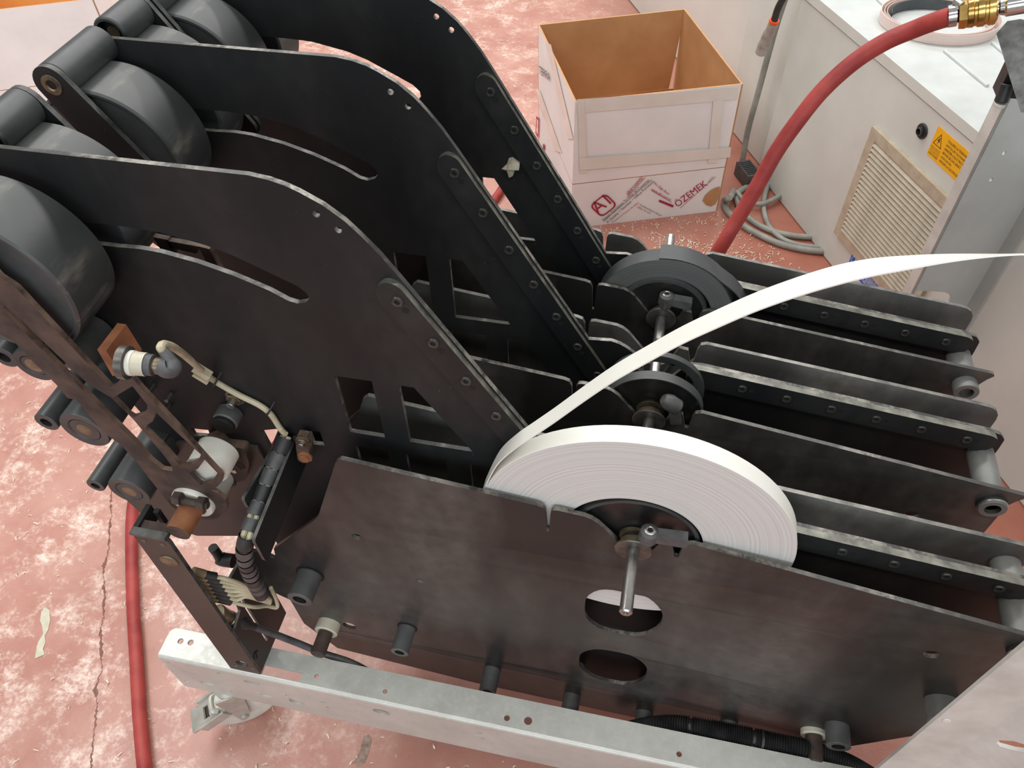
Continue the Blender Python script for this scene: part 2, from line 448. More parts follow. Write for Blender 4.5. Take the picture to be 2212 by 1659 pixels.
# ================================================================== the setting
fl = MB(); fl.add([(-60, -25, FLOOR), (45, -25, FLOOR), (45, 60, FLOOR), (-60, 60, FLOOR)], [(0, 1, 2, 3)], 'floor_paint')
floor = fl.build('floor', kind='structure', origin=(0, 0, FLOOR))
def floor_patch(name, px, mat, h=0.006):
    P = [atZ(p) for p in px]
    mb = MB(); mb.poly([(p[0], p[1]) for p in P], [], (0, 0, FLOOR + 0.001), (1, 0, 0), (0, 1, 0), (0, 0, 1), h, mat, mat)
    return mb.build(name, floor)
floor_patch('paint_spot', [(90, 1322), (97, 1312), (107, 1318), (109, 1340), (104, 1362), (97, 1374), (99, 1388), (93, 1402), (97, 1414), (76, 1423), (80, 1398), (84, 1386), (94, 1370), (91, 1350), (87, 1342)], 'paint_spot')
floor_patch('grease_spot', [(786, 1592), (797, 1588), (803, 1598), (797, 1625), (788, 1648), (772, 1656), (764, 1648), (776, 1626)], 'grease_spot', 0.003)

# ================================================================== feeder units
YA = [-0.20, 0.70, 1.60]
YB = [0.0, 1.0, 1.8455]
YC = [0.25, 1.245, 2.16]
SP = (0.139, -3.735)                     # reel spindle axis (x, z)
BOSS = (-2.89, -1.805)                   # lever bar axis
DRUM = (-2.79, -2.235); DR = 0.385

# tall plate outline (x, z)
tall_out = [(-3.02, -1.80), (-2.95, -1.775), (-1.62, -1.775), (-1.536, -1.787), (-1.47, -1.806), (-1.414, -1.831), (-1.325, -1.882), (-1.244, -1.950),
            (-1.183, -2.022), (-1.116, -2.112), (-1.045, -2.225), (-0.296, -3.475), (-0.154, -3.462), (-0.10, -3.478), (-0.055, -3.505), (0.0, -3.550), (0.05, -3.605),
            (0.075, -3.76), (0.14, -3.84), (0.22, -3.76), (0.30, -3.63), (0.345, -3.578), (0.42, -3.572), (2.18, -3.799), (2.245, -3.82), (2.28, -3.86), (2.285, -3.95),
            (2.285, -5.3), (1.9, -5.9), (1.0, -6.30), (-0.9, -6.30), (-2.1, -5.9), (-2.34, -5.2), (-2.36, -4.55)] + XZ([(520, 1150), (430, 1145), (372, 1100), (335, 1040), (318, 965), (312, 900), (285, 870)], 0.02) + [
            (-3.046, -3.217), (-3.30, -2.95), (-3.30, -2.50), (-3.10, -1.90)]
slot_up = [(-2.55, -2.13), (-2.444, -2.126), (-2.30, -2.126), (-2.153, -2.134), (-1.941, -2.176), (-1.826, -2.216), (-1.677, -2.289), (-1.55, -2.354), (-1.512, -2.392), (-1.508, -2.425), (-1.53, -2.452),
           (-1.575, -2.468), (-1.62, -2.458), (-1.701, -2.408), (-1.859, -2.342), (-2.025, -2.290), (-2.198, -2.256), (-2.30, -2.250), (-2.409, -2.256), (-2.55, -2.256), (-2.62, -2.23), (-2.64, -2.19), (-2.61, -2.15)]
cut = [[(-1.496, -2.958), (-1.293, -2.958), (-1.293, -3.433), (-1.496, -3.433)],
       [(-1.150, -2.959), (-1.069, -2.959), (-0.791, -3.436), (-1.150, -3.436)],
       [(-1.490, -3.558), (-1.297, -3.558), (-1.297, -3.95), (-1.490, -3.95)],
       [(-1.190, -3.558), (-0.952, -3.558), (-0.952, -3.95), (-1.190, -3.95)],
       [(-0.816, -3.558), (-0.699, -3.558), (-0.470, -3.95), (-0.816, -3.95)],
       [(-1.755, -3.487), (-1.687, -3.475), (-1.687, -3.611), (-1.755, -3.615)]]
gaps = [XZ([(411, 925), (450, 929), (455, 944), (420, 941)], 0.02), XZ([(563, 930), (602, 926), (584, 968)], 0.02)]
tiny = [circle2((-1.3625, -1.9305), 0.017, 12), circle2((-1.281, -2.000), 0.017, 12)]
SC0 = np.array([-1.0591, -2.3367]); SCD = np.array([0.14022, -0.2358]); su = SCD / np.linalg.norm(SCD); sn = np.array([su[1], -su[0]])  # sn points left-down
sn = np.array([-abs(su[1]), -abs(su[0])])
def along(p0, u, v, a, b):
    return (p0[0] + u[0] * a + v[0] * b, p0[1] + u[1] * a + v[1] * b)
up_strip = [along(SC0, su, sn, a, b) for a, b in ((-0.07, -0.06), (-0.115, -0.02), (-0.105, 0.045), (-0.045, 0.085), (1.66, 0.085), (1.70, 0.05), (1.70, -0.06))]
TD = np.array([0.2752, -0.0352]); tu = TD / np.linalg.norm(TD); tn = np.array([tu[1], -tu[0]])
TS0 = np.array([0.680, -3.681])
tray_strip = [along(TS0, tu, tn, a, b) for a, b in ((-0.33, -0.078), (1.50, -0.078), (1.545, -0.06), (1.56, -0.02), (1.55, 0.04), (1.51, 0.08), (-0.30, 0.08), (-0.345, 0.04), (-0.35, -0.04))]

# tray wall outline (front and rear walls share it)
wall_out = [(-1.50, -3.42), (-1.466, -3.385), (-0.40, -3.515), (-0.365, -3.528), (-0.348, -3.565), (-0.338, -3.76), (-0.326, -3.76), (-0.320, -3.565), (-0.310, -3.538), (-0.285, -3.530), (-0.141, -3.545), (-0.10, -3.562), (-0.06, -3.595), (0.045, -3.73), (0.065, -3.80),
            (0.09, -3.85), (0.14, -3.87), (0.20, -3.84), (0.245, -3.76), (0.275, -3.672), (0.335, -3.682), (0.362, -3.80), (0.385, -3.80), (0.392, -3.70), (0.405, -3.655), (0.44, -3.640), (2.20, -3.868), (2.335, -3.885), (2.345, -3.905), (2.315, -3.945), (2.288, -4.00), (2.285, -4.1),
            (2.285, -5.25), (1.9, -5.9), (1.0, -6.35), (-0.9, -6.35), (-2.05, -6.20), (-2.25, -5.81), (-2.262, -5.40), (-2.40, -5.30), (-2.40, -4.72), (-2.31, -4.69), (-2.20, -4.757), (-2.177, -4.60), (-1.78, -4.11), (-1.74, -4.05)]
rear_out = [(x, z) for (x, z) in wall_out]        # the rear wall stands a little higher
rear_out[wall_out.index((2.20, -3.868)):wall_out.index((2.285, -4.1)) + 1] = [(2.19, -3.857), (2.24, -3.868), (2.275, -3.890), (2.297, -3.925), (2.305, -3.97), (2.305, -4.1)]
wall_holes = [circle2((-1.524, -4.224), 0.035, 14), circle2((-1.169, -4.667), 0.028, 14), circle2((1.845, -4.276), 0.045, 16), circle2((-1.846, -5.676), 0.055, 16),
              rounded([(-0.085, -4.45), (0.0, -4.315), (0.27, -4.295), (0.395, -4.48), (0.395, -4.72), (0.29, -4.90), (0.03, -4.90), (-0.085, -4.75)], 0.09, 3),
              rounded([(-0.082, -5.33), (0.03, -5.20), (0.28, -5.20), (0.395, -5.35), (0.398, -5.60), (0.28, -5.775), (0.05, -5.76), (-0.082, -5.60)], 0.09, 3)]
SPACER = [(-1.984, -4.885, 0.088), (-1.359, -5.483, 0.066), (-0.728, -5.92, 0.066), (-0.103, -6.117, 0.066), (0.458, -6.15, 0.066), (1.059, -5.97, 0.064), (1.712, -5.585, 0.080)]

def screw_mesh(p, Y, r=0.030):
    mb = MB(); mb.lathe((p[0], Y, p[1]), (p[0], Y - 1, p[1]), [(0, r), (0.006, r * 0.96), (0.010, r * 0.86), (0.009, r * 0.45), (0.002, r * 0.38), (0.002, 0.0001)], 'screw_black', 16,
                        mats=['screw_black', 'screw_black', 'screw_black', 'void', 'void'])
    return mb
proto = {}
def screws(strip, p0, d, n, Y, tag, skip=()):
    for k in range(n):
        if k in skip: continue
        p = p0 + d * k
        for nm, q, r in (('screw', p, 0.030), ('pin_hole', p + d * 0.215, 0.017)):
            if nm == 'pin_hole' and tag + 'l' and k == n - 1 and False: continue
            key = nm
            if key not in proto:
                if nm == 'screw': o = screw_mesh(q, Y).build(nm, strip, origin=(q[0], Y, q[1]))
                else:
                    mb = MB(); mb.lathe((q[0], Y + 0.002, q[1]), (q[0], Y - 1, q[1]), [(0, r), (0.003, r), (0.003, r * 0.75), (0.0025, 0.0001)], 'void', 14, mats=['void', 'void', 'void'])
                    o = mb.build(nm, strip, origin=(q[0], Y, q[1]))
                proto[key] = (o, np.array([q[0], Y, q[1]]))
            else:
                s, w = proto[key]; copy_at(s, strip, np.array([q[0], Y, q[1]]) - w)

def drum(parent, y0, y1, name='drum'):
    mb = MB(); n = 64
    L = y1 - y0
    mb.lathe((DRUM[0], y0, DRUM[1]), (DRUM[0], y1, DRUM[1]), [(0.012, 0.06), (0.012, DR - 0.03), (0, DR - 0.022), (0, DR - 0.010), (0.010, DR), (L - 0.01, DR), (L, DR - 0.012)], 'drum_scuffed', n,
             mats=['drum_rubber', 'drum_rubber', 'drum_rubber', 'drum_scuffed', 'drum_scuffed', 'drum_rubber'])
    return mb.build(name, parent, origin=(DRUM[0], (y0 + y1) / 2, DRUM[1]))
def lever(parent, y, t=0.028):
    # teardrop lever from the bar boss down to the drum axle
    b = np.array(BOSS); d = np.array([-2.47, -2.46]); u = (d - b) / np.linalg.norm(d - b); v = np.array([-u[1], u[0]])
    out = [tuple(b + 0.092 * (-u * math.cos(a) + v * math.sin(a))) for a in np.linspace(-math.pi / 2, math.pi / 2, 13)]
    out += [tuple(d + v * 0.075 + u * 0.0)]
    out += [tuple(d + 0.075 * (u * math.sin(a) + v * math.cos(a))) for a in np.linspace(0.2, math.pi - 0.2, 9)]
    out += [tuple(d - v * 0.075), tuple(b + u * 0.42 - v * 0.16), tuple(b + u * 0.30 - v * 0.135), tuple(b + u * 0.14 - v * 0.105)]
    mb = MB(); mb.plate(out, [], y, t, 'black_paint', 'dark_edge')
    return mb.build('lever', parent)
def bar(parent, y0, y1, bore=True):
    mb = MB(); L = y1 - y0
    if bore:
        mb.lathe((BOSS[0], y0, BOSS[1]), (BOSS[0], y1, BOSS[1]), [(0.03, 0.0001), (0.03, 0.035), (0.05, 0.036), (0.05, 0.065), (0, 0.072), (0, 0.085), (0.008, 0.093), (L - 0.006, 0.093), (L, 0.088)], 'drum_rubber', 32,
                 mats=['dirty_brass', 'dirty_brass', 'void', 'void', 'drum_rubber', 'drum_rubber', 'drum_rubber', 'drum_rubber'])
    else: mb.cyl((BOSS[0], y0, BOSS[1]), (BOSS[0], y1, BOSS[1]), 0.093, 'drum_rubber', 32, 0.06)
    return mb.build('lever_bar', parent)

def feeder(i, label):
    ya, yb, yc = YA[i], YB[i], YC[i]
    root = thing('feeder_unit', label, 'feeder', (0.0, yb, -6.35), 'black steel strip feeder units standing one behind another')
    mb = MB(); mb.plate(tall_out, [slot_up] + cut + tiny + gaps, yb + 0.02, 0.026, 'black_paint', 'worn_edge'); tp = mb.build('tall_plate', root)
    # lighter cut rims inside the openings belong to the same sheet
    mb = MB(); mb.plate(rounded(up_strip, 0.03, 3), [], yb - 0.012, 0.032, 'black_paint', 'strip_edge'); st = mb.build('guide_strip', root)
    screws(st, SC0, SCD, 7, yb - 0.012, 'u')
    mb = MB(); mb.plate(rounded(tray_strip, 0.02, 3), [], yb - 0.022, 0.042, 'black_paint', 'strip_edge'); st2 = mb.build('guide_strip', root)
    screws(st2, TS0, TD, 6, yb - 0.022, 't')
    bend = [(-0.040), (-0.034), 0.0][i]
    warp = (lambda p: np.array([0, bend * max(0.0, p[0] - 0.43), 0])) if bend else None
    sph = [circle2((x, z), r * 1.06, 14) for (x, z, r) in SPACER]
    mb = MB(); mb.plate(wall_out, wall_holes if i == 0 else wall_holes[:4], ya, 0.026, 'wall_paint', 'worn_edge', warp); mb.build('front_wall', root)
    mb = MB(); mb.plate([(x, z + (0.035 if x > 0.38 and z > -4.05 else 0.0)) for (x, z) in rear_out], wall_holes[:4], yc, 0.026, 'dusty_paint', 'cut_edge'); mb.build('rear_wall', root)
    for (x, z, r) in SPACER:
        mb = MB(); y0 = ya - (0.195 if i == 0 else 0.05)
        mb.tubeend((x, y0, z), (x, ya + 0.0, z), r, r * 0.55, 0.03, 'grey_post', 'void', 24)
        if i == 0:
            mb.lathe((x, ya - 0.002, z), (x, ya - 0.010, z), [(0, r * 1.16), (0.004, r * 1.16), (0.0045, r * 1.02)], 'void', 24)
        mb.build('spacer', root)
        mb = MB(); mb.cyl((x, ya + 0.027, z), (x, yc, z), r, 'grey_post', 20); mb.build('spacer', root)
    # pale post joining the tray walls at their end
    yf = [ya - 0.05, ya - 0.045, 1.515][i]
    dy = bend * 1.77
    mb = MB(); mb.tubeend((2.20, yf + dy, -4.01), (2.20, yb + 0.02, -4.01), 0.078, 0.045, 0.03, 'pale_post', 'dark_steel', 28); mb.build('end_post', root)
    zr = -4.01 if i == 0 else -4.16
    mb = MB(); mb.cyl((2.20, yb + 0.046, zr), (2.20, yc, zr), 0.078, 'pale_post', 28); mb.build('end_post', root)
    if i < 2:
        mb = MB(); mb.lathe((2.20, ya + dy - 0.005, -4.01), (2.20, ya + dy - 1, -4.01), [(0, 0.085), (0.02, 0.085), (0.035, 0.07), (0.036, 0.05), (0.01, 0.045), (0.01, 0.0001)], 'dark_steel', 24,
                            mats=['black_plastic', 'steel', 'dirty_brass', 'dirty_brass', 'void']); mb.build('end_nut', root)
    mb = MB(); mb.tubeend((2.10, ya - 0.20, -4.83), (2.10, ya, -4.83), 0.095, 0.05, 0.03, 'pale_post', 'void', 28)
    if i == 0: mb.build('end_post', root)
    # dancer drums on both sides of the tall plate
    drum(root, yb - 0.36, yb - 0.05)
    drum(root, yb + 0.09, yb + 0.36)
    mb = MB(); mb.cyl((DRUM[0], yb - 0.40, DRUM[1]), (DRUM[0], yb + 0.40, DRUM[1]), 0.045, 'dark_steel', 20); mb.build('drum_axle', root)
    if i > 0:
        lever(root, yb - 0.41)
        bar(root, yb - 0.38, yb + 0.02, bore=False)
        mb = MB(); mb.lathe((BOSS[0], yb - 0.409, BOSS[1]), (BOSS[0], yb - 1.4, BOSS[1]), [(0, 0.052), (0.006, 0.05), (0.0065, 0.028), (0.0, 0.022), (-0.005, 0.0001)], 'dark_steel', 20,
                            mats=['dark_steel', 'dirty_brass', 'dirty_brass', 'void']); mb.build('lever_screw', root)
    if i < 2:
        lever(root, yb + 0.39)
        bar(root, yb + 0.11, yb + 0.39, bore=True)
    return root
U = [feeder(0, 'nearest black steel feeder unit with rusty arm, behind the white roll'),
     feeder(1, 'middle black steel feeder unit holding an empty black spool'),
     feeder(2, 'rearmost black steel feeder unit holding the black roll, in front of the cardboard box')]

# ------------------------------------------------------------------ nearest unit: arm, rollers, sensor, cable channel
u1 = U[0]
arm_px = [(-75, 536), (-40, 556), (0, 599), (36, 623), (130, 723), (239, 838), (248, 835), (268, 812), (276, 809), (284, 815), (310, 845), (380, 918), (439, 984), (474, 1022), (480, 1032), (478, 1042), (466, 1054), (452, 1058),
          (470, 1066), (487, 1080), (491, 1094), (487, 1106), (472, 1118), (450, 1124), (425, 1120), (373, 1096), (345, 1062), (322, 1033), (300, 1004), (288, 990), (262, 962), (232, 940), (205, 912), (165, 864), (146, 860), (121, 830), (75, 785), (29, 737), (0, 723), (-50, 688), (-95, 640), (-115, 590), (-105, 552)]
arm_holes_px = [[(9, 660), (50, 696), (100, 744), (191, 830), (242, 860), (288, 906), (313, 936), (348, 976), (372, 1008), (373, 1018), (350, 1014), (325, 994), (298, 962), (260, 924), (226, 890), (189, 853), (100, 765), (50, 716), (8, 668)],
                [(286, 834), (318, 874), (319, 886), (309, 896), (288, 902), (278, 896), (244, 860), (256, 852)],
                [(336, 890), (384, 936), (434, 982), (428, 996), (410, 1006), (388, 1006), (364, 978), (336, 950), (314, 928), (318, 918), (330, 910)],
                [(442, 993), (470, 1022), (458, 1042), (433, 1048), (408, 1022), (428, 1012)]]
YR = -0.42
mb = MB(); mb.plate(XZ(arm_px, YR), [XZ(h, YR) for h in arm_holes_px], YR, 0.026, 'rust', 'rust_edge')
arm = mb.build('dancer_arm', u1, label='rusty slotted steel arm')
mb = MB()
for q_ in ([(330, 512), (362, 518), (425, 608), (392, 612)], [(428, 532), (452, 538), (486, 602), (466, 604)], [(360, 520), (430, 533), (424, 548), (366, 535)]):
    mb.plate(XZ(q_, 0.20), [], 0.20, 0.03, 'rust', 'rust_edge')
mb.build('rear_arm', u1, label='rusty arm seen through the curved slot')
HUB = atY((420, 1081), YR)
mb = MB(); mb.lathe((HUB[0], YR - 0.03, HUB[2]), (HUB[0], YR + 0.5, HUB[2]), [(0, 0.07), (0, 0.118), (0.012, 0.124), (0.03, 0.124), (0.03, 0.10), (0.09, 0.10), (0.09, 0.145), (0.22, 0.145), (0.23, 0.13)], 'nylon', 36)
mb.build('pivot_bushing', arm, label='white nylon bushing')
wc = atY((450, 1012), -0.36)
mb = MB(); mb.lathe((wc[0], -0.37, wc[2]), (wc[0], 0, wc[2]), [(0, 0.07), (0, 0.108), (0.01, 0.114), (0.14, 0.114), (0.15, 0.10)], 'nylon', 36); mb.build('nylon_roller', u1)
mb = MB(); mb.lathe((HUB[0], -0.625, HUB[2] - 0.012), (HUB[0], 0, HUB[2] - 0.012), [(0, 0.05), (0.0, 0.068), (0.17, 0.068), (0.17, 0.08), (0.20, 0.08)], 'rust_orange', 28, mats=['rust', 'rust_orange', 'rust', 'rust']); mb.build('pivot_axle', u1)
q = atY((400, 1075), YR - 0.05)
mb = MB(); mb.cyl(atY((376, 1078), YR - 0.06), atY((450, 1092), YR - 0.06), 0.022, 'rust', 14)
for a in ((384, 1076), (436, 1087)):
    c0 = atY(a, YR - 0.06); mb.lathe(c0 - np.array([0.02, 0, 0]), c0 + np.array([0.02, 0, 0]), [(0, 0.036), (0.004, 0.04), (0.04, 0.04), (0.044, 0.036)], 'rust', 6)
mb.build('clamp_bolt', u1)
# steel rod beside the axle
p = atY((400, 1100), -0.50)
mb = MB(); mb.cyl((p[0], -0.61, p[2]), (p[0], -0.3, p[2]), 0.022, 'steel', 14); mb.build('tie_rod', u1)
# idler rollers below the arm (thin and thick, alternating)
for (px, r, thick) in (((72, 791), 0.105, True), ((99.6, 913), 0.066, False), ((182, 930), 0.138, True), ((206, 1049.5), 0.056, False), ((278.5, 1063), 0.130, True), ((8, 772), 0.07, False)):
    c = atY(px, -0.36)
    mb = MB()
    if thick:
        mb.lathe((c[0], -0.36, c[2]), (c[0], 0.02, c[2]), [(0.004, 0.0001), (0.0, 0.03), (0.004, 0.045), (0.004, r * 0.60), (0.008, r * 0.62), (0.002, r * 0.66), (0, r * 0.97), (0.008, r), (0.38, r)], 'drum_rubber', 36,
                 mats=['dirty_brass', 'dirty_brass', 'drum_rubber', 'void', 'drum_rubber', 'drum_rubber', 'drum_rubber', 'drum_rubber'])
    else: mb.tubeend((c[0], -0.36, c[2]), (c[0], 0.02, c[2]), r, r * 0.5, 0.025, 'drum_rubber', 'void', 28)
    mb.build('idler_roller', u1)
for (px, y0, y1, r, mt) in (((205, 712), -0.22, 0.02, 0.105, 'grey_post'), ((497, 893), -0.07, 0.02, 0.072, 'grey_plastic'), ((497, 893), -0.10, -0.07, 0.066, 'void')):
    c = atY(px, 0.0)
    mb = MB(); mb.cyl((c[0], y0, c[2]), (c[0], y1, c[2]), r, mt, 28)
    mb.build('stub_post', u1)
def hexnut(c, y, r, mat, bolt=0.0, name='hex_nut', parent=u1):
    mb = MB(); mb.lathe((c[0], y, c[2]), (c[0], y - 1, c[2]), [(0, r), (r * 0.7, r), (r * 0.8, r * 0.86)], mat, 6)
    mb.lathe((c[0], y + 0.001, c[2]), (c[0], y - 1, c[2]), [(0, r * 1.25), (0.012, r * 1.25), (0.013, r)], mat, 20)
    if bolt: mb.cyl((c[0], y - r * 0.7, c[2]), (c[0], y - r * 0.8 - bolt, c[2]), r * 0.5, 'steel', 12)
    return mb.build(name, parent)
hexnut(atY((506, 862), 0.0), 0.02, 0.045, 'dirty_brass', 0.04)
mb = MB(); mb.plate(XZ([(660, 925), (712, 925), (725, 985), (665, 985)], 0.12), [], 0.12, 0.02, 'black_paint', 'dark_edge'); mb.build('dark_hole_backing', u1)  # added black sheet behind the small opening so that it looks dark
# sensor on its rusty block, with elbow plug and cable
mb = MB(); mb.plate(XZ([(210, 755), (229, 758), (266, 812), (243, 812)], -0.43), [], -0.43, 0.17, 'rust_orange', 'rust_orange'); mb.build('sensor_block', u1)
s0, s1 = atD((262, 782), 2.98), atD((352, 791), 2.98)
d = (s1 - s0) / np.linalg.norm(s1 - s0); Ls = float(np.linalg.norm(s1 - s0))
mb = MB(); mb.lathe(s0, s1, [(0, 0.062), (0.0, 0.066), (0.030, 0.066), (0.030, 0.046), (0.035, 0.05), (0.052, 0.05), (0.053, 0.047), (Ls * 0.62, 0.046), (Ls * 0.62, 0.043), (Ls * 0.78, 0.042), (Ls * 0.80, 0.028), (Ls * 0.84, 0.028), (Ls * 0.85, 0.034), (Ls, 0.034)], 'old_nylon', 24,
                    mats=['dark_steel', 'dark_steel', 'dark_steel', 'nylon', 'nylon', 'nylon', 'old_nylon', 'grey_plastic', 'grey_plastic', 'grey_plastic', 'dirty_brass', 'dirty_brass', 'dirty_brass'])
sensor = mb.build('proximity_sensor', u1, label='white barrel sensor with threaded nut')
mb = MB(); mb.sweep([s1 - d * 0.01, atD((362, 794), 2.98), atD((371, 790), 2.98), atD((366, 775), 2.97), atD((352, 757), 2.96)], lambda u: 0.034 + 0.014 * math.sin(math.pi * min(1, u * 1.4)) - 0.014 * u, 'grey_plastic', 14)
mb.build('elbow_plug', sensor)
yel = float(atD((350, 757), 2.96)[1])
cb = [atY(p, yel * (1 - f)) for p, f in (((351, 757), 0), ((347, 750), 0), ((354, 744), 0.05), ((372, 749), 0.2), ((397, 766), 0.45), ((430, 795), 0.8), ((460, 820), 1), ((510, 850), 1), ((560, 875), 1), ((585, 895), 1), ((605, 925), 1))] + [atY((617, 938), -0.03)]
mb = MB(); mb.sweep(cb, 0.017, 'beige_cable', 10); mb.build('sensor_cable', u1, label='beige sensor cable tied to the plate')
for px in ((468, 822), (583, 884)):
    c = atY(px, 0.0)
    mb = MB(); mb.sweep([c + np.array([-0.035, 0.03, -0.045]), c + np.array([-0.01, -0.03, -0.015]), c + np.array([0.015, -0.03, 0.02]), c + np.array([0.035, 0.03, 0.05])], 0.006, 'black_plastic', 6)
    mb.build('cable_tie', u1)
c = atY((437, 803), yel * 0.15); Rc = np.array(Euler((0, math.radians(42), 0)).to_matrix())
mb = MB(); mb.box(c, (0.09, 0.04, 0.042), 'beige_cable', Rc); mb.box(c + np.array([-0.02, -0.01, -0.045]), (0.085, 0.02, 0.02), 'beige_cable', Rc); mb.build('cable_clip', u1)
# lower bearing plate with rusty bracket
bp = XZ([(385, 948), (452, 945), (500, 950), (560, 958), (590, 1010), (590, 1080), (560, 1150), (430, 1150), (330, 1120), (280, 1075), (345, 1010)], 0.03)
mb = MB(); mb.plate(bp, [], 0.0, 0.018, 'brown_black', 'dark_edge'); mb.build('bearing_plate', u1)
br = XZ([(440, 950), (470, 940), (486, 962), (530, 966), (540, 1000), (532, 1035), (500, 1042), (478, 1020), (470, 985), (442, 975)], -0.03)
mb = MB(); mb.plate(rounded(br, 0.03, 2), [], -0.04, 0.06, 'rust', 'rust_edge'); mb.build('bearing_bracket', u1)
for px in ((448, 952), (505, 982), (512, 1005), (495, 1040)):
    hexnut(atY(px, -0.04), -0.04, 0.038, 'rust', 0.02, 'rusty_bolt')
for px in ((333, 830), (325, 842), (370, 850), (368, 872), (362, 938), (372, 962)):
    c = atY(px, 0.02); mb = MB(); mb.cyl((c[0], -0.04, c[2]), (c[0], 0.02, c[2]), 0.014, 'dark_steel', 10); mb.build('set_screw', u1)

# cable channel reaching out from the tall plate towards the front
def wall3(mb, a, b, h, t, mat, edge):
    a, b = np.array(a), np.array(b); x = (b - a); L = np.linalg.norm(x); x /= L
    n = np.cross(x, (0, 0, 1.0)); n /= np.linalg.norm(n)
    mb.poly(rounded([(0, 0), (L, 0), (L, -h), (0, -h)], [0, 0.02, 0.05, 0], 4), [], a, x, (0, 0, 1), n, t, mat, edge)
RW0, RW1 = atY((641, 942), 0.02), atY((550, 1168), -0.58)
LW0, LW1 = atY((604, 950), 0.02), atY((527, 1078), -0.40)
mb = MB(); wall3(mb, RW0, RW1, 0.26, 0.02, 'black_paint', 'dark_edge'); wall3(mb, LW0, LW1, 0.12, 0.02, 'black_paint', 'dark_edge')
mid = [LW0 + (0, 0, -0.10), LW1 + (0, 0, -0.10), RW1 + (0, 0.15, -0.2), RW0 + (0, 0, -0.2)]
mb.add(mid + [p + np.array([0, 0, -0.02]) for p in mid], [(0, 1, 2, 3), (7, 6, 5, 4), (0, 4, 5, 1), (2, 6, 7, 3), (1, 5, 6, 2)], 'black_paint')
chan = mb.build('cable_channel', u1, label='black open channel carrying the wrapped cable')
mb = MB(); bpx = XZ([(640, 940), (664, 943), (668, 960), (672, 985), (662, 996), (646, 990)], -0.06)
mb.plate(rounded(bpx, 0.02, 2), [], -0.08, 0.06, 'rust', 'rust_edge'); mb.build('channel_bracket', u1)
hexnut(atY((656, 950), -0.08), -0.08, 0.032, 'dirty_brass', 0.02); hexnut(atY((660, 985), -0.08), -0.08, 0.034, 'rust_orange', 0.0)

# wrapped cable harness: beige wires inside black spiral wrap, ending in plugs on the post
bpts = [atY((618, 945), -0.02), atY((598, 990), -0.12), atY((577, 1040), -0.24), atY((558, 1090), -0.36), atY((543, 1135), -0.47), atY((532, 1165), -0.54), atY((528, 1195), -0.56), atY((538, 1232), -0.53), atY((556, 1268), -0.48), atY((572, 1292), -0.45)]
har = thing('cable_harness', 'beige wires in black spiral wrap hanging beside the bare steel post', 'cable harness', (bpts[6][0], bpts[6][1], -5.0))
path = spline(bpts, 12)
for k, (dx, dz) in enumerate(((-0.018, 0.012), (0.02, 0.012), (0.0, -0.018))):
    mb = MB(); mb.sweep([p + np.array([dx, 0.0, dz]) for p in path[::4] + [path[-1]]], 0.017, 'beige_cable', 8, seg=4); mb.build('wire', har)
acc = [0.0]
for a, b in zip(path[:-1], path[1:]): acc.append(acc[-1] + float(np.linalg.norm(b - a)))
def at_len(s):
    for k in range(len(acc) - 1):
        if acc[k + 1] >= s: 
            u = (s - acc[k]) / max(1e-9, acc[k + 1] - acc[k]); return path[k] + (path[k + 1] - path[k]) * u
    return path[-1]
pitch = 0.098; ns = int(acc[-1] / pitch)
for k in range(ns):
    a, b = at_len(k * pitch), at_len(k * pitch + pitch * (0.80 if 3 < k < ns - 4 else 0.93))
    m_ = at_len(k * pitch + pitch * 0.45); rr = 0.047 + 0.006 * (k / ns)
    mb = MB(); mb.sweep([a, m_, b], rr, 'grey_plastic' if k % 3 else 'black_plastic', 16, seg=4, cap=False); mb.sweep([b, m_, a], rr - 0.006, 'void', 16, seg=4, cap=False)
    mb.build('spiral_wrap_turn', har)
end = path[-1]
for k in range(7):
    f = k / 6.0
    p0 = atY((416 + 30 * f, 1234 + 54 * f), -0.58); p1 = atY((442 + 29 * f, 1241 + 52 * f), -0.56); p2 = atY((467 + 33 * f, 1246 + 54 * f), -0.54)
    d_ = p2 - p1; d_ /= np.linalg.norm(d_)
    mb = MB(); mb.cyl(p0, p1, 0.030, 'beige_plug', 16); mb.cyl(p1, p2, 0.027, 'black_plastic', 16); pg = mb.build('plug', har)
    w = [p2, p2 + d_ * 0.06, atY((522 + 12 * f, 1262 + 32 * f), -0.50), atY((566, 1284 + 16 * f), -0.46), atY((584, 1296 + 8 * f), -0.44)]
    if k == 6: w = [p2, p2 + d_ * 0.15, atY((575, 1309), -0.42), atY((598, 1312), -0.38), atY((596, 1293), -0.36), atY((585, 1270), -0.36)]
    mb = MB(); mb.sweep(w, 0.014, 'beige_cable', 8, seg=8); mb.build('wire', har)

# ------------------------------------------------------------------ the cart: rail, posts, caster
cart = thing('feeder_cart', 'pale zinc steel cart rail with dark post and braked caster under the feeders', 'cart', (-0.3, -0.57, FLOOR))
RZ, RYB, RYF, RX0, RX1 = -5.76, -0.450, -0.687, -3.235, 2.45
br_ = 0.03
top_holes = [circle2((-3.114, -0.542), 0.024, 12), circle2((-3.032, -0.536), 0.024, 12), circle2((-1.981, -0.589), 0.018, 10), circle2((-1.444, -0.595), 0.018, 10), circle2((-0.529, -0.60), 0.022, 12), circle2((-0.377, -0.588), 0.03, 14), circle2((0.691, -0.599), 0.02, 10),
             [(-2.40, -0.585), (-2.095, -0.585), (-2.095, RYF + br_ + 0.004), (-2.40, RYF + br_ + 0.004)]]
top_out = rounded([(RX0, RYF + br_), (RX1, RYF + br_), (RX1, RYB), (RX0, RYB)], [0, 0, 0, 0.06], 5)
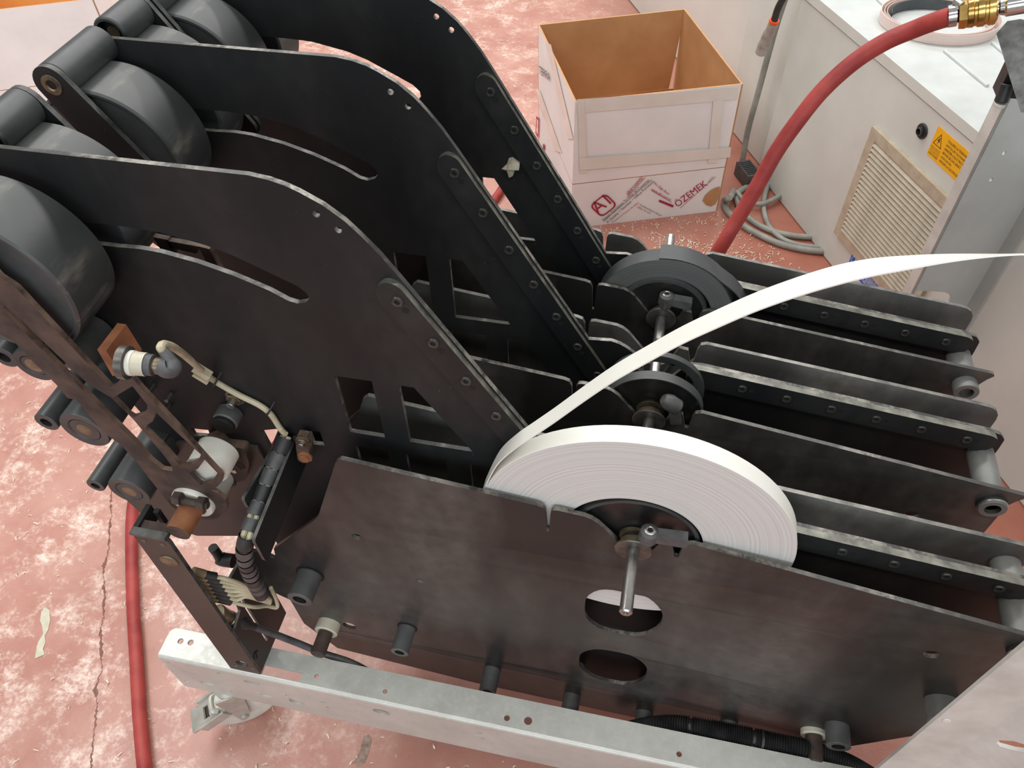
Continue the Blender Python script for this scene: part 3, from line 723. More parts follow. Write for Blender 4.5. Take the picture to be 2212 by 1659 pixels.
fr_holes = [circle2((-2.194, -6.159), 0.050, 18, 1.35), circle2((-2.50, -5.915), 0.035, 14, 2.0), circle2((-2.96, -6.18), 0.03, 14, 2.1), circle2((-1.471, -5.945), 0.055, 18, 1.25), circle2((-2.25, -6.048), 0.018, 10), circle2((-2.235, -6.11), 0.018, 10),
            circle2((-3.173, -5.858), 0.018, 10), circle2((-3.172, -6.247), 0.018, 10), circle2((-2.755, -5.857), 0.018, 10), circle2((-2.769, -6.25), 0.018, 10), circle2((-2.45, -6.16), 0.03, 12, 1.9), circle2((-1.95, -6.02), 0.018, 10), circle2((-1.93, -6.12), 0.016, 10), circle2((-0.72, -5.95), 0.018, 10), circle2((-0.70, -6.06), 0.018, 10), circle2((0.75, -6.1), 0.018, 10)]
mb = MB()
mb.poly(top_out, top_holes, (0, 0, RZ), (1, 0, 0), (0, 1, 0), (0, 0, -1), 0.022, 'zinc_rail', 'zinc_rail')
mb.plate([(RX0, RZ - br_), (RX1, RZ - br_), (RX1, -6.387), (RX0, -6.387)], fr_holes, RYF, 0.022, 'zinc_rail', 'zinc_rail')
arc = [(RYF + br_ - br_ * math.sin(a), RZ - br_ + br_ * math.cos(a)) for a in np.linspace(0, math.pi / 2, 6)]
for (xa, xb) in ((RX0, RX1),):
    vs = [(x, y, z) for x in (xa, xb) for (y, z) in arc]; mb.add(vs, [(k, k + 1, 6 + k + 1, 6 + k) for k in range(5)], 'zinc_rail')
mb.build('rail', cart)
# upright post of dark sheet steel with a side web
pf = -0.66
mb = MB(); mb.plate([(-2.64, RZ), (-2.40, RZ), (-2.385, -3.80), (-2.40, -3.745), (-2.575, -3.735), (-2.60, -3.80)], [circle2((-2.50, -5.60), 0.05, 16, 1.0)], pf, 0.025, 'brown_black', 'dark_edge')
post = mb.build('upright_post', cart, label='dark brown steel post')
mb = MB(); mb.box((-2.585, pf + 0.10, -3.80), (0.03, 0.16, 0.13), 'black_paint'); mb.box((-2.49, pf + 0.05, -3.775), (0.17, 0.08, 0.05), 'rust'); mb.box((-2.49, pf + 0.008, -3.742), (0.215, 0.045, 0.02), 'dark_edge')
mb.box((-2.52, pf + 0.15, -3.80), (0.03, 0.03, 0.13), 'black_paint'); mb.build('post_cap', post)
mb = MB(); mb.lathe((-2.475, pf - 0.001, -4.03), (-2.475, -2, -4.03), [(0, 0.058), (0.006, 0.055), (0.008, 0.02), (0.006, 0.0001)], 'dirty_brass', 22); mb.build('plug_disc', post)
for (x, z) in ((-2.555, -3.83), (-2.44, -3.83), (-2.57, -5.68), (-2.43, -5.66)):
    mb = MB(); mb.lathe((x, pf - 0.0005, z), (x, -2, z), [(0, 0.018), (0.003, 0.016), (0.001, 0.0001)], 'dark_steel', 12); mb.build('rivet', post)
mb = MB(); mb.poly([(-0.635, RZ), (-0.165, RZ), (-0.165, -4.70), (-0.455, -4.66), (-0.50, -5.0), (-0.635, -5.05)], [[(-0.46, -4.85), (-0.435, -4.85), (-0.435, -5.62), (-0.46, -5.62)], circle2((-0.22, -5.15), 0.02, 10)], (-2.40, 0, 0), (0, 1, 0), (0, 0, 1), (-1, 0, 0), 0.02, 'brown_black', 'cut_edge')
mb.build('post_web', post)
c = atX((553, 1415), -2.40)
mb = MB(); mb.lathe(c, c + np.array([1, 0, 0]), [(0, 0.034), (0.008, 0.034), (0.01, 0.022), (0.004, 0.018), (0.004, 0.0001)], 'dark_steel', 18, mats=['void', 'rust', 'rust', 'void']); mb.build('socket_screw', post)
# black clamp handle poking out behind the post
h0, h1, h2 = atY((460, 1183), -0.20), atY((478, 1207), -0.20), atY((505, 1212), -0.20)
mb = MB(); mb.sweep([h0, (h0 + h1) / 2, h1, h2], lambda u: 0.034 if u < 0.6 else 0.05, 'black_plastic', 14); mb.build('clamp_handle', cart)
for (x, z) in ((-2.011, -5.691), (1.613, -5.795)):
    mb = MB(); mb.lathe((x, -0.285, z), (x, -0.2, z), [(0.006, 0.06), (0, 0.07), (0, 0.082), (0.008, 0.09), (0.085, 0.09)], 'old_nylon', 28); mb.build('nylon_bush', cart)
    mb = MB(); mb.cyl((x, -0.46, z), (x, -0.21, z), 0.056, 'rust', 20); mb.build('mounting_rod', cart)
# caster
cx, cy = -2.93, -0.575; wr = 0.27
ax = np.array([0.55, -0.835, 0.0]); ax /= np.linalg.norm(ax)
fw = np.array([-ax[1], ax[0], 0.0]) * -1.0            # pedal side (towards the left front)
wc_ = np.array([cx + 0.03, cy - 0.03, FLOOR + wr + 0.002])
cst = None
mb = MB(); mb.lathe(wc_ - ax * 0.075, wc_ + ax * 0.075, [(0, 0.07), (0.0, wr * 0.82), (0.02, wr * 0.97), (0.05, wr), (0.10, wr), (0.13, wr * 0.97), (0.15, wr * 0.82), (0.15, 0.07)], 'nylon', 44)
cst = mb.build('caster', cart, label='white braked caster wheel')
mb = MB()
for s in (-1, 1):
    o_ = wc_ + ax * s * 0.10
    mb.poly(rounded([(-0.10, 0.42), (0.12, 0.42), (0.06, 0.05), (0.04, -0.05), (-0.04, -0.05), (-0.06, 0.05)], 0.02, 3), [], o_, fw, (0, 0, 1), ax * s, 0.018, 'zinc_bright', 'zinc_bright')
mb.lathe(wc_ + np.array([0, 0, 0.40]), wc_ + np.array([0, 0, 1]), [(0, 0.11), (0.03, 0.11), (0.05, 0.08)], 'zinc_bright', 24)
mb.build('fork', cst)
mb = MB(); mb.cyl(wc_ - ax * 0.14, wc_ + ax * 0.14, 0.035, 'zinc_bright', 14); mb.build('axle_bolt', cst)
pd = np.array([-0.83, -0.55, 0.0]); pd /= np.linalg.norm(pd); pz = np.array([0, 0, 1.0]); ps = np.cross(pz, pd)
p0 = wc_ + pd * 0.10 + pz * 0.20; pu = pd * 0.80 - pz * 0.45; pu /= np.linalg.norm(pu); pn = np.cross(ps, pu); pn = pn if pn[2] > 0 else -pn
mb = MB(); mb.poly(rounded([(0, -0.10), (0.27, -0.10), (0.27, -0.085), (0.30, -0.085), (0.30, -0.10), (0.37, -0.10), (0.37, 0.11), (0.30, 0.11), (0.30, 0.095), (0.27, 0.095), (0.27, 0.11), (0, 0.11)], 0.012, 2), [[(0.11, -0.05), (0.23, -0.05), (0.23, 0.06), (0.11, 0.06)]], p0, pu, ps, -pn, 0.02, 'zinc_bright', 'zinc_bright')
for a, b in ((-0.10, -0.085), (0.095, 0.11)):
    pass
mb.poly([(0, -0.12), (0.27, -0.12), (0.27, -0.10), (0, -0.10)], [], p0 + pn * 0.03, pu, ps, -pn, 0.10, 'zinc_bright', 'zinc_bright')
mb.poly([(0, 0.11), (0.27, 0.11), (0.27, 0.13), (0, 0.13)], [], p0 + pn * 0.03, pu, ps, -pn, 0.10, 'zinc_bright', 'zinc_bright')
mb.poly([(0.10, -0.06), (0.24, -0.06), (0.24, 0.07), (0.10, 0.07)], [], p0 - pn * 0.03, pu, ps, -pn, 0.01, 'dark_steel', 'dark_steel')
mb.sweep([p0 + pu * 0.06 - ps * 0.07 + pn * 0.02, p0 + pu * 0.08 - ps * 0.04 + pn * 0.06, p0 + pu * 0.08 + ps * 0.06 + pn * 0.06, p0 + pu * 0.06 + ps * 0.08 + pn * 0.02], 0.022, 'zinc_bright', 10)
mb.build('brake_pedal', cst)
# cable with round connector running from the post along the rail
c0 = atY((470, 1322), -0.58); c1 = atY((492, 1336), -0.56); c2 = atY((530, 1348), -0.52)
sig = thing('connector_cable', 'grey cable with round metal connector running behind the zinc rail', 'cable', (c1[0], c1[1], -5.76))
mb = MB(); mb.cyl(c0, c1, 0.055, 'dirty_brass', 20); mb.cyl(c1, c1 + (c1 - c0) * 0.12, 0.06, 'steel', 20); mb.build('connector_socket', sig)
d_ = (c2 - c1) / np.linalg.norm(c2 - c1)
mb = MB(); mb.lathe(c1 + d_ * 0.02, c2 + d_, [(0, 0.05), (0.01, 0.054), (0.11, 0.054), (0.11, 0.046), (0.15, 0.046), (0.18, 0.034), (0.24, 0.028)], 'black_plastic', 20); mb.build('connector_plug', sig)
mb = MB(); mb.sweep([c1 + d_ * 0.18, atY((580, 1365), -0.46), atY((640, 1388), -0.42), atY((700, 1412), -0.41), atY((760, 1432), -0.42), atY((820, 1452), -0.43) + (0, 0, -0.15)], 0.026, 'grey_plastic', 12); mb.build('cable', sig)
# corrugated conduit lying behind the rail
cp = [atY(p, -0.38) for p in ((1330, 1585), (1420, 1568), (1500, 1570), (1580, 1585), (1660, 1602), (1750, 1622), (1830, 1650), (1900, 1690))]
mb = MB(); mb.sweep(cp, lambda u: 0.062 + 0.010 * (1 if int(u * 224) % 2 else -1), 'black_plastic', 16, seg=32)
mb.build('corrugated_conduit', label='black ribbed conduit lying between the rail and the nearest feeder', cat='conduit')

# ------------------------------------------------------------------ reels
def ring(mb, c, y0, y1, ro, ri, side, outer, n=96):
    L = y1 - y0
    mb.lathe((c[0], y0, c[1]), (c[0], y1, c[1]), [(0, ri), (0, ro - 0.002), (0.002, ro), (L - 0.002, ro), (L, ro - 0.002), (L, ri)], side, n, mats=[side, outer, outer, outer, side, 'hub_black'], closed=True)
def hub(mb, c, y0, y1, r, n=48):
    L = y1 - y0
    mb.lathe((c[0], y0, c[1]), (c[0], y1, c[1]), [(0.012, 0.04), (0.012, r - 0.028), (0, r - 0.022), (0, r), (L, r), (L, 0.04)], 'hub_black', n, mats=['hub_black', 'drum_rubber', 'drum_rubber', 'drum_rubber', 'hub_black', 'hub_black'], closed=True)
RC = (0.125, -3.748); RR = 0.845
wr_ = thing('white_strip_roll', 'big white edge banding roll with its loose end rising to the right', 'roll', (RC[0], -0.105, RC[1] - RR))
mb = MB(); ring(mb, RC, -0.157, -0.055, RR, 0.376, 'rings_white', 'strip_white'); mb.build('winding', wr_, origin=(RC[0], -0.105, RC[1]), angle=25)
# the loose end: leaves the roll on its left side, rises and twists towards the machine
cpx = [((-0.717, -3.80), None), ((-0.722, -3.70), None)]
path = [np.array([RC[0] - RR * math.cos(a), -0.105, RC[1] + RR * math.sin(a) * 1.0]) for a in np.linspace(-0.35, 0.25, 6)]
ctr = [(1078, 990), (1115, 955), (1150, 931), (1200, 897), (1265, 850), (1330, 806), (1400, 766), (1475, 725), (1550, 690), (1630, 655), (1715, 624), (1800, 598), (1880, 580), (1960, 569), (2040, 560), (2120, 554.5), (2212, 551.5), (2300, 552)]
path += [atY(p, -0.105 - 0.0 * k) for k, p in enumerate(ctr)]
path += [np.array([1.75, 0.05, -1.64]), np.array([2.6, 0.5, -1.66]), np.array([3.6, 1.2, -1.75])]
path = spline(path, 5)
yv = np.array([0, 1.0, 0]); lv = ray((2230, 551)); lv /= np.linalg.norm(lv)
vs = []; n_ = len(path)
for k, p in enumerate(path):
    q = RM.T @ (p - CAM); sx = 1106 + FPX * q[0] / -q[2]
    tw = min(1.0, max(0.0, (sx - 1800) / 400.0)); tw = 0.35 * tw + 0.65 * tw * tw * (3 - 2 * tw)
    w = yv * (1 - tw) + np.array(lv) * tw 
    a = path[min(k + 1, n_ - 1)] - path[max(k - 1, 0)]; a /= np.linalg.norm(a)
    w = w - a * (w @ a); w /= np.linalg.norm(w); nn = np.cross(a, w); nn /= np.linalg.norm(nn)
    for s, h in ((-1, 0), (1, 0), (1, 0.006), (-1, 0.006)): vs.append(p + w * 0.051 * s + nn * h)
mb = MB(); fs = []
for k in range(n_ - 1):
    for j in range(4): fs.append((k * 4 + j, k * 4 + (j + 1) % 4, k * 4 + 4 + (j + 1) % 4, k * 4 + 4 + j))
fs += [(0, 1, 2, 3), ((n_ - 1) * 4 + 3, (n_ - 1) * 4 + 2, (n_ - 1) * 4 + 1, (n_ - 1) * 4)]
mb.add(vs, fs, 'strip_white'); mb.build('loose_end', wr_)
mb = MB(); hub(mb, (SP[0], SP[1] - 0.01), -0.15, -0.06, 0.345); mb.build('core', wr_)

BC = (0.147, -3.757)
bk = thing('black_strip_roll', 'half used black edge banding roll sitting in the rearmost feeder', 'roll', (BC[0], 1.72, BC[1] - 0.47))
mb = MB(); ring(mb, BC, 1.645, 1.765, 0.466, 0.325, 'rings_black', 'drum_rubber'); mb.build('winding', bk, origin=(BC[0], 1.70, BC[1]), angle=25)
mb = MB(); P = [np.array([BC[0] + (0.468 + 0.0 * a) * math.cos(a), 0, BC[1] + 0.468 * math.sin(a)]) for a in np.linspace(math.radians(100), math.radians(45), 10)]
P += [np.array([BC[0] + r * math.cos(a), 0, BC[1] + r * math.sin(a)]) for a, r in zip(np.linspace(math.radians(40), math.radians(-20), 10), np.linspace(0.475, 0.62, 10))]
vs = []
for k, p in enumerate(P):
    off = 0.035 * max(0, (k - 9) / 10.0)
    for y, h in ((1.655, 0.0), (1.80, 0.0), (1.80, 0.006), (1.655, 0.006)):
        rd = np.array([p[0] - BC[0], 0, p[2] - BC[1]]); rd /= np.linalg.norm(rd); vs.append(np.array([p[0], y + off, p[2]]) + rd * h)
mb.add(vs, [(k * 4 + j, k * 4 + (j + 1) % 4, k * 4 + 4 + (j + 1) % 4, k * 4 + 4 + j) for k in range(len(P) - 1) for j in range(4)], 'drum_rubber'); mb.build('loose_end', bk)
mb = MB(); hub(mb, SP, 1.615, 1.77, 0.302); mb.build('core', bk)

sp2 = thing('empty_spool', 'empty black spool with two flanges in the middle feeder', 'spool', (0.15, 0.85, SP[1] - 0.31))
for y0, y1 in ((0.735, 0.80), (0.925, 0.965)):
    mb = MB(); L = y1 - y0
    if y0 < 0.8: mb.lathe((0.152, y0, -3.74), (0.152, y1, -3.74), [(0.012, 0.04), (0.012, 0.29), (0, 0.296), (0, 0.305), (L, 0.305), (L, 0.04)], 'spool_black', 64, mats=['hub_black', 'spool_black', 'spool_black', 'drum_rubber', 'hub_black', 'hub_black'], closed=True)
    else:
        mb.lathe((0.152, y0, -3.74), (0.152, y1, -3.74), [(0, 0.25), (0, 0.305), (L, 0.305), (L, 0.25)], 'drum_rubber', 64, closed=True)
        for k in range(6):
            a = math.pi * k / 3 + 0.2; c_ = np.array([0.152 + 0.16 * math.cos(a), (y0 + y1) / 2, -3.74 + 0.16 * math.sin(a)])
            mb.box(c_, (0.20, L, 0.025), 'spool_black', np.array(Euler((0, -a, 0)).to_matrix()))
    mb.build('flange', sp2)
mb = MB(); mb.cyl((0.152, 0.80, -3.74), (0.152, 0.965, -3.74), 0.10, 'spool_black', 32); mb.build('barrel', sp2)

LAB = ['polished steel spindle with clamp lever through the white roll', 'steel spindle with upright clamp lever in the empty spool', 'steel spindle with clamp lever through the black roll']
for i in range(3):
    ya, yc = YA[i], YC[i]; y_tip = [-0.605, 0.40, 1.335][i]
    t_ = thing('reel_spindle', LAB[i], 'spindle', (SP[0], ya, SP[1] - 0.135), 'reel spindles')
    y_end = yc + (0.31 if i == 2 else 0.04); L = y_end - y_tip
    mb = MB(); mb.lathe((SP[0], y_tip, SP[1]), (SP[0], y_end, SP[1]), [(0.012, 0.0001), (0.0, 0.012), (0, 0.026), (0.008, 0.034), (L - 0.01, 0.034), (L, 0.026)], 'steel', 24, mats=['dark_steel', 'steel', 'steel', 'steel', 'steel']); mb.build('rod', t_)
    mb = MB(); mb.lathe((SP[0], ya - 0.045, SP[1]), (SP[0], ya + 1, SP[1]), [(0, 0.040), (0.0, 0.097), (0.004, 0.101), (0.014, 0.101), (0.016, 0.078), (0.055, 0.078), (0.058, 0.068), (0.075, 0.068), (0.078, 0.086), (0.098, 0.086), (0.10, 0.07)], 'dirty_brass', 40,
                        mats=['dark_steel', 'dark_steel', 'dirty_brass', 'dirty_brass', 'dirty_brass', 'dirty_brass', 'void', 'dirty_brass', 'dirty_brass', 'dirty_brass']); mb.build('grooved_collar', t_)
    # clamp lever: boss lying on the collar, arm to the side
    bx, bz = [(1403, 1150), (1461, 878), (1440, 640)][i], [(1486, 1166), (1463, 909), (1494, 656)][i]
    b_ = atY(bx, ya - 0.03); e_ = atY(bz, ya - 0.03)
    dn = atY([(1393, 1180), (1444, 868), (1437, 660)][i], ya - 0.03)
    v = dn - b_; v /= np.linalg.norm(v)
    mb = MB(); mb.lathe(b_ - v * 0.03, b_ + v, [(0.004, 0.0001), (0.004, 0.014), (0.0, 0.018), (0, 0.022), (0.004, 0.03), (0.02, 0.048), (0.085, 0.052), (0.115, 0.042), (0.13, 0.03)], 'grey_plastic', 20, mats=['void', 'steel', 'steel', 'steel', 'grey_plastic', 'grey_plastic', 'grey_plastic', 'grey_plastic']); cl = mb.build('clamp_lever', t_)
    s_ = b_ + v * 0.02; d_ = e_ - s_; Ld = np.linalg.norm(d_); d_ /= Ld; w_ = np.cross(d_, (0, 1, 0)); w_ /= np.linalg.norm(w_)
    mb = MB(); mb.poly(rounded([(0.0, -0.03), (Ld, -0.038), (Ld, 0.030), (0.0, 0.026)], 0.012, 3), [], s_ - np.array([0, 0.03, 0]), d_, w_, (0, 1, 0), 0.06, 'grey_plastic', 'grey_plastic'); mb.build('lever_arm', cl)

# ================================================================== machine behind: cabinet row, column, bracket
CP0 = np.array([1.287, 9.023, 0.0]); CU = np.array([0.435, -0.900, 0.0]); CU /= np.linalg.norm(CU)
CN = np.array([CU[1], -CU[0], 0.0])                       # out of the cabinet face, towards the hall
if CN @ (CAM - CP0) < 0: CN = -CN
EZ = np.array([0, 0, 1.0])
def cabp(u, z, off=0.0):
    return CP0 + CU * u + CN * off + EZ * z
def hit(m, P, n):
    v = ray(m); return CAM + v * (((np.array(P) - CAM) @ n) / (v @ n))
def cabhit(m, off=0.0):
    q = hit(m, CP0 + CN * off, CN); return float((q - CP0) @ CU), float(q[2]), q
def cabbox(mb, u0, u1, z0, z1, o0, o1, mat):
    """box on the cabinet: u range, z range, offset range (out of the face)"""
    P = [cabp(u, z, o) for u in (u0, u1) for o in (o0, o1) for z in (z0, z1)]
    mb.add(P, [(0, 1, 3, 2), (4, 6, 7, 5), (0, 4, 5, 1), (2, 3, 7, 6), (0, 2, 6, 4), (1, 5, 7, 3)], mat); return mb
ZT = -4.28
cab = thing('machine_cabinet', 'light grey machine cabinet with beige vent and warning stickers, behind the feeders', 'cabinet', cabp(4.5, FLOOR, -2.0))
mb = MB()
r_ = 0.14
prof = [(0.35 + r_ - r_ * math.sin(a), -r_ + r_ * math.cos(a)) for a in np.linspace(0, math.pi / 2, 7)]   # rounded front-left corner
plan = [(10.5, 0.0)] + prof + [(0.35, -4.5), (10.5, -4.5)]
mb.poly(plan, [], CP0 + EZ * (FLOOR + 0.02), CU, CN, EZ, (-4.42) - (FLOOR + 0.02), 'cabinet_grey', 'cabinet_grey'); mb.build('body', cab)
mb = MB(); cabbox(mb, 0.38, 10.5, -4.425, -4.395, -4.4, -0.05, 'void'); mb.build('lid_gap', cab)
mb = MB(); mb.poly(rounded([(0.35, 0.02), (10.5, 0.02), (10.5, -4.5), (0.35, -4.5)], [0.1, 0, 0, 0], 4), [], CP0 + EZ * -4.40, CU, CN, EZ, 0.12, 'cabinet_top', 'cabinet_grey', 'cabinet_top')
lid = mb.build('lid', cab)
for (a, b) in (((2040, 112), (2132, 188)), ((2143, 95), (2170, 118)), ((1895, 0), (1925, 28))):
    p, q = atZ(a, ZT), atZ(b, ZT)
    mb = MB(); mb.cyl(p + EZ * 0.012, q + EZ * 0.012, 0.022, 'cabinet_top', 10); mb.build('lid_ridge', lid)
# vent grille with its slats
V0, V1, VZ0, VZ1 = 2.60, 4.35, -6.60, -5.03
mb = MB(); mb.poly([(V0, VZ0), (V1, VZ0), (V1, VZ1), (V0, VZ1)], [[(V0 + 0.13, VZ0 + 0.13), (V1 - 0.13, VZ0 + 0.13), (V1 - 0.13, VZ1 - 0.13), (V0 + 0.13, VZ1 - 0.13)]], CP0 + CN * 0.001, CU, EZ, CN, 0.055, 'vent_beige', 'vent_beige', 'vent_beige')
cabbox(mb, V0 + 0.1, V1 - 0.1, VZ0 + 0.1, VZ1 - 0.1, 0.002, 0.006, 'void')
vent = mb.build('vent_grille', cab, label='beige plastic vent grille')
nsl = 21; hs = (VZ1 - VZ0 - 0.26) / nsl; first = None
for k in range(nsl):
    z = VZ0 + 0.13 + hs * (k + 0.5)
    if first is None:
        mb = MB(); o = CP0 + CU * (V0 + 0.13) + EZ * z; ey = EZ * 0.72 - CN * 0.69
        mb.poly([(0, -hs * 0.62), (V1 - V0 - 0.26, -hs * 0.62), (V1 - V0 - 0.26, hs * 0.60), (0, hs * 0.60)], [], o + CN * 0.033, CU, ey, np.cross(CU, ey), 0.012, 'vent_beige', 'vent_beige')
        first = mb.build('slat', vent); z_first = z
    else: copy_at(first, vent, (0, 0, z - z_first))
u_, z_, q = cabhit((1993, 283))
mb = MB(); mb.lathe(q, q + CN, [(0, 0.085), (0.012, 0.085), (0.02, 0.078), (0.02, 0.05), (0.05, 0.046), (0.055, 0.036), (0.02, 0.03), (0.02, 0.0001)], 'black_plastic', 26, mats=['grey_plastic', 'black_plastic', 'black_plastic', 'black_plastic', 'grey_plastic', 'void', 'void']); mb.build('lock', cab, label='round black lock')
# text set between two pixels of a plane
def text_fit(name, s, A, B, ey, mat, parent, shear=0.0, lift=0.004, vscale=1.0):
    cu = bpy.data.curves.new('lettering', 'FONT'); cu.body = s; cu.size = 1.0; cu.shear = shear; cu.resolution_u = 3
    tmp = bpy.data.objects.new('tmp', cu); COL.objects.link(tmp); me0 = bpy.data.meshes.new_from_object(tmp)
    A, B = np.array(A, float), np.array(B, float); ex = B - A; L = np.linalg.norm(ex); ex /= L
    ey = np.array(ey, float); ey = ey - ex * (ey @ ex); ey /= np.linalg.norm(ey); n = np.cross(ex, ey)
    if n @ (CAM - A) < 0: n = -n
    wid = max(v.co.x for v in me0.vertices); k = L / wid
    mb = MB(); mb.add([A + ex * v.co.x * k + ey * v.co.y * k * vscale + n * lift for v in me0.vertices], [list(p.vertices) for p in me0.polygons], mat)
    bpy.data.objects.remove(tmp); bpy.data.curves.remove(cu); bpy.data.meshes.remove(me0)
    return mb.build(name, parent)
# yellow electrical warning sticker
mb = MB(); cabbox(mb, 3.513, 4.10, -4.853, -4.516, 0.0005, 0.006, 'sticker_yellow'); yl = mb.build('warning_sticker', cab, label='yellow electrical warning sticker')
def tri2(mb, pts, w, off, mat):
    P = [np.array(p) for p in pts]; c = sum(P) / len(P); I = [c + (p - c) * (1 - w) for p in P]; n = len(P)
    mb.add([cabp(p[0], p[1], off) for p in P] + [cabp(p[0], p[1], off) for p in I], [(k, (k + 1) % n, n + (k + 1) % n, n + k) for k in range(n)], mat)
mb = MB(); tri2(mb, [(3.535, -4.70), (3.675, -4.70), (3.605, -4.56)], 0.16, 0.0085, 'ink_black')
mb.add([cabp(a, b, 0.0085) for a, b in ((3.615, -4.60), (3.585, -4.645), (3.605, -4.645), (3.592, -4.685), (3.625, -4.632), (3.604, -4.632), (3.622, -4.60))], [(0, 1, 2), (2, 3, 4), (4, 5, 2), (0, 2, 5), (0, 5, 6)], 'ink_black'); mb.build('warning_triangle', yl)
for k, s in enumerate(('TOGLIERE LA TENSIONE', 'SWITCH OFF THE POWER', "ARRETER L'ELECTRICITE", 'BEVOR SIE DAS GERAT', 'AUSSCHALTEN', 'APAGAR LA ELECTRICIDAD')):
    z = -4.585 - 0.046 * k; L = 0.34 * len(s) / 21
    text_fit('warning_text', s, cabp(3.72, z, 0), cabp(3.72 + L, z, 0), EZ, 'ink_black', yl, lift=0.008, vscale=1.3)
for k in range(6):
    z = -4.735 - 0.018 * k
    text_fit('warning_text', ['toglier corrente prima', 'disconnect the mains', 'couper le courant avant', 'vor dem Offnen Strom', 'desconectar la corriente', 'antes de abrir'][k], cabp(3.53, z, 0), cabp(3.69, z, 0), EZ, 'ink_black', yl, lift=0.008)
# blue mandatory sticker
mb = MB(); mb.poly(rounded([(3.02, -6.85), (3.86, -6.85), (3.86, -6.60), (3.02, -6.60)], 0.03, 3), [], CP0, CU, EZ, CN, 0.006, 'sticker_blue', 'sticker_blue', 'sticker_blue'); bl = mb.build('notice_sticker', cab, label='blue notice sticker with exclamation mark')
mb = MB(); mb.add([cabp(3.125 + r * math.cos(a), -6.705 + r * math.sin(a), 0.0085) for r in (0.080, 0.073) for a in np.linspace(0, 2 * math.pi, 25)[:-1]], [(k, (k + 1) % 24, 24 + (k + 1) % 24, 24 + k) for k in range(24)], 'ink_white')
mb.add([cabp(a, b, 0.0085) for a, b in ((3.113, -6.655), (3.137, -6.655), (3.132, -6.725), (3.118, -6.725), (3.115, -6.74), (3.135, -6.74), (3.135, -6.76), (3.115, -6.76))], [(0, 1, 2, 3), (4, 5, 6, 7)], 'ink_white'); mb.build('exclamation_mark', bl)
for k in range(9):
    z = -6.63 - 0.023 * k
    text_fit('notice_text', ['prima di avviare la macchina', 'leggere le istruzioni per uso', 'before starting the machine', 'read the instruction manual', 'vor Inbetriebnahme lesen', 'Betriebsanleitung beachten', 'lire les instructions avant', 'la mise en marche machine', 'leer las instrucciones'][k], cabp(3.24, z, 0), cabp(3.82, z, 0), EZ, 'ink_white', bl, lift=0.008, vscale=0.8)
# neighbouring panels further back in the row
pan = thing('machine_housing', 'flat pale panel left of the machine cabinet, behind the open box', 'panel', cabp(-0.35, FLOOR, -0.5))
mb = MB(); cabbox(mb, -1.03, 0.34, FLOOR + 0.02, ZT - 0.1, -4.5, -0.13, 'cabinet_grey'); mb.build('sheet', pan)
pan2 = thing('machine_housing', 'long pale panel along the floor at the top edge, beyond the open box', 'panel', cabp(-5, FLOOR, -0.5))
mb = MB(); cabbox(mb, -12, -1.06, FLOOR + 0.03, ZT - 0.1, -4.5, -0.19, 'panel_cream'); mb.build('sheet', pan2)
p = atZ((1386, 22))
mb = MB(); mb.box(p + EZ * 0.08, (0.05, 0.12, 0.16), 'dark_steel'); mb.build('foot_bracket', pan2)

# steel column standing in front of the cabinet
ub = cabhit((2089, 660), 0.02)[0]
PU = CP0 + CU * ub
o_front = float((hit((1968, 640), PU, CU) - PU) @ CN)
ua = cabhit((1945, 637), o_front)[0]; uc = cabhit((2121, 660), 0.02)[0]
col = thing('steel_column', 'tall grey sheet steel column with oval hole, right of the vent grille', 'column', cabp(ub, FLOOR, o_front / 2))
oh = [((hit(m, PU, CU) - PU) @ CN, hit(m, PU, CU)[2]) for m in ((1973, 640), (1976, 632), (1986, 628), (2012, 629), (2040, 631), (2052, 636), (2055, 644), (2050, 652), (2036, 656), (2008, 655), (1984, 650), (1975, 646))]
sh = [circle2(((hit(m, PU, CU) - PU) @ CN, hit(m, PU, CU)[2]), 0.02, 10) for m in ((2169, 331), (2141, 388))]
mb = MB()
mb.poly([(o_front, FLOOR), (o_front, -2.2), (0.02, -2.2), (0.02, FLOOR)], [oh] + sh, PU, CN, EZ, -CU, 0.02, 'column_grey', 'column_grey')
cabbox(mb, ua, ub, FLOOR, -2.2, o_front - 0.02, o_front, 'white_paint_and_lit_side')  # narrow side of the grey column: light falling there is put into paler colour
cabbox(mb, ub, uc, FLOOR, -2.2, 0.004, 0.02, 'column_grey'); mb.build('sheet', col)

# air hose with brass coupling and steel tail
hpx = [(2059, 34), (2020, 46), (1978, 62), (1911, 91), (1843, 135), (1776, 196), (1722, 263), (1675, 331), (1634, 405), (1593.5, 473), (1549.6, 547)]
HR = 0.060
H = [atD(p, 5.0 + 1.45 * (k / 10.0) ** 1.1) for k, p in enumerate(hpx)]
g1 = [atZ(p) + EZ * HR for p in ((1112, 410), (1060, 446))]
H += [atD((1508, 622), 6.95), atD((1475, 695), 7.5), np.array([0.1, 4.3, FLOOR + HR + 0.12]), np.array([-1.0, 5.6, FLOOR + HR])] + g1 + [atZ(p) + EZ * HR for p in ((900, 610), (720, 840), (570, 990), (470, 978), (390, 988), (335, 1014), (303, 1048))]
H += [atZ(p) + EZ * HR for p in ((294, 1085), (289, 1150), (292, 1300), (300, 1430), (308, 1560), (322, 1700), (345, 1900), (390, 2200), (470, 2600), (640, 3100))]
hz = thing('air_hose', 'red rubber air hose arching down from a brass coupling, then along the floor', 'hose', (0.2, 4.4, FLOOR))
mb = MB(); mb.sweep(H, HR, 'red_hose', 18, seg=10); mb.build('tube', hz)
d0 = atD((2150, 18), 4.9) - H[0]; d0 /= np.linalg.norm(d0)
e0 = H[0]
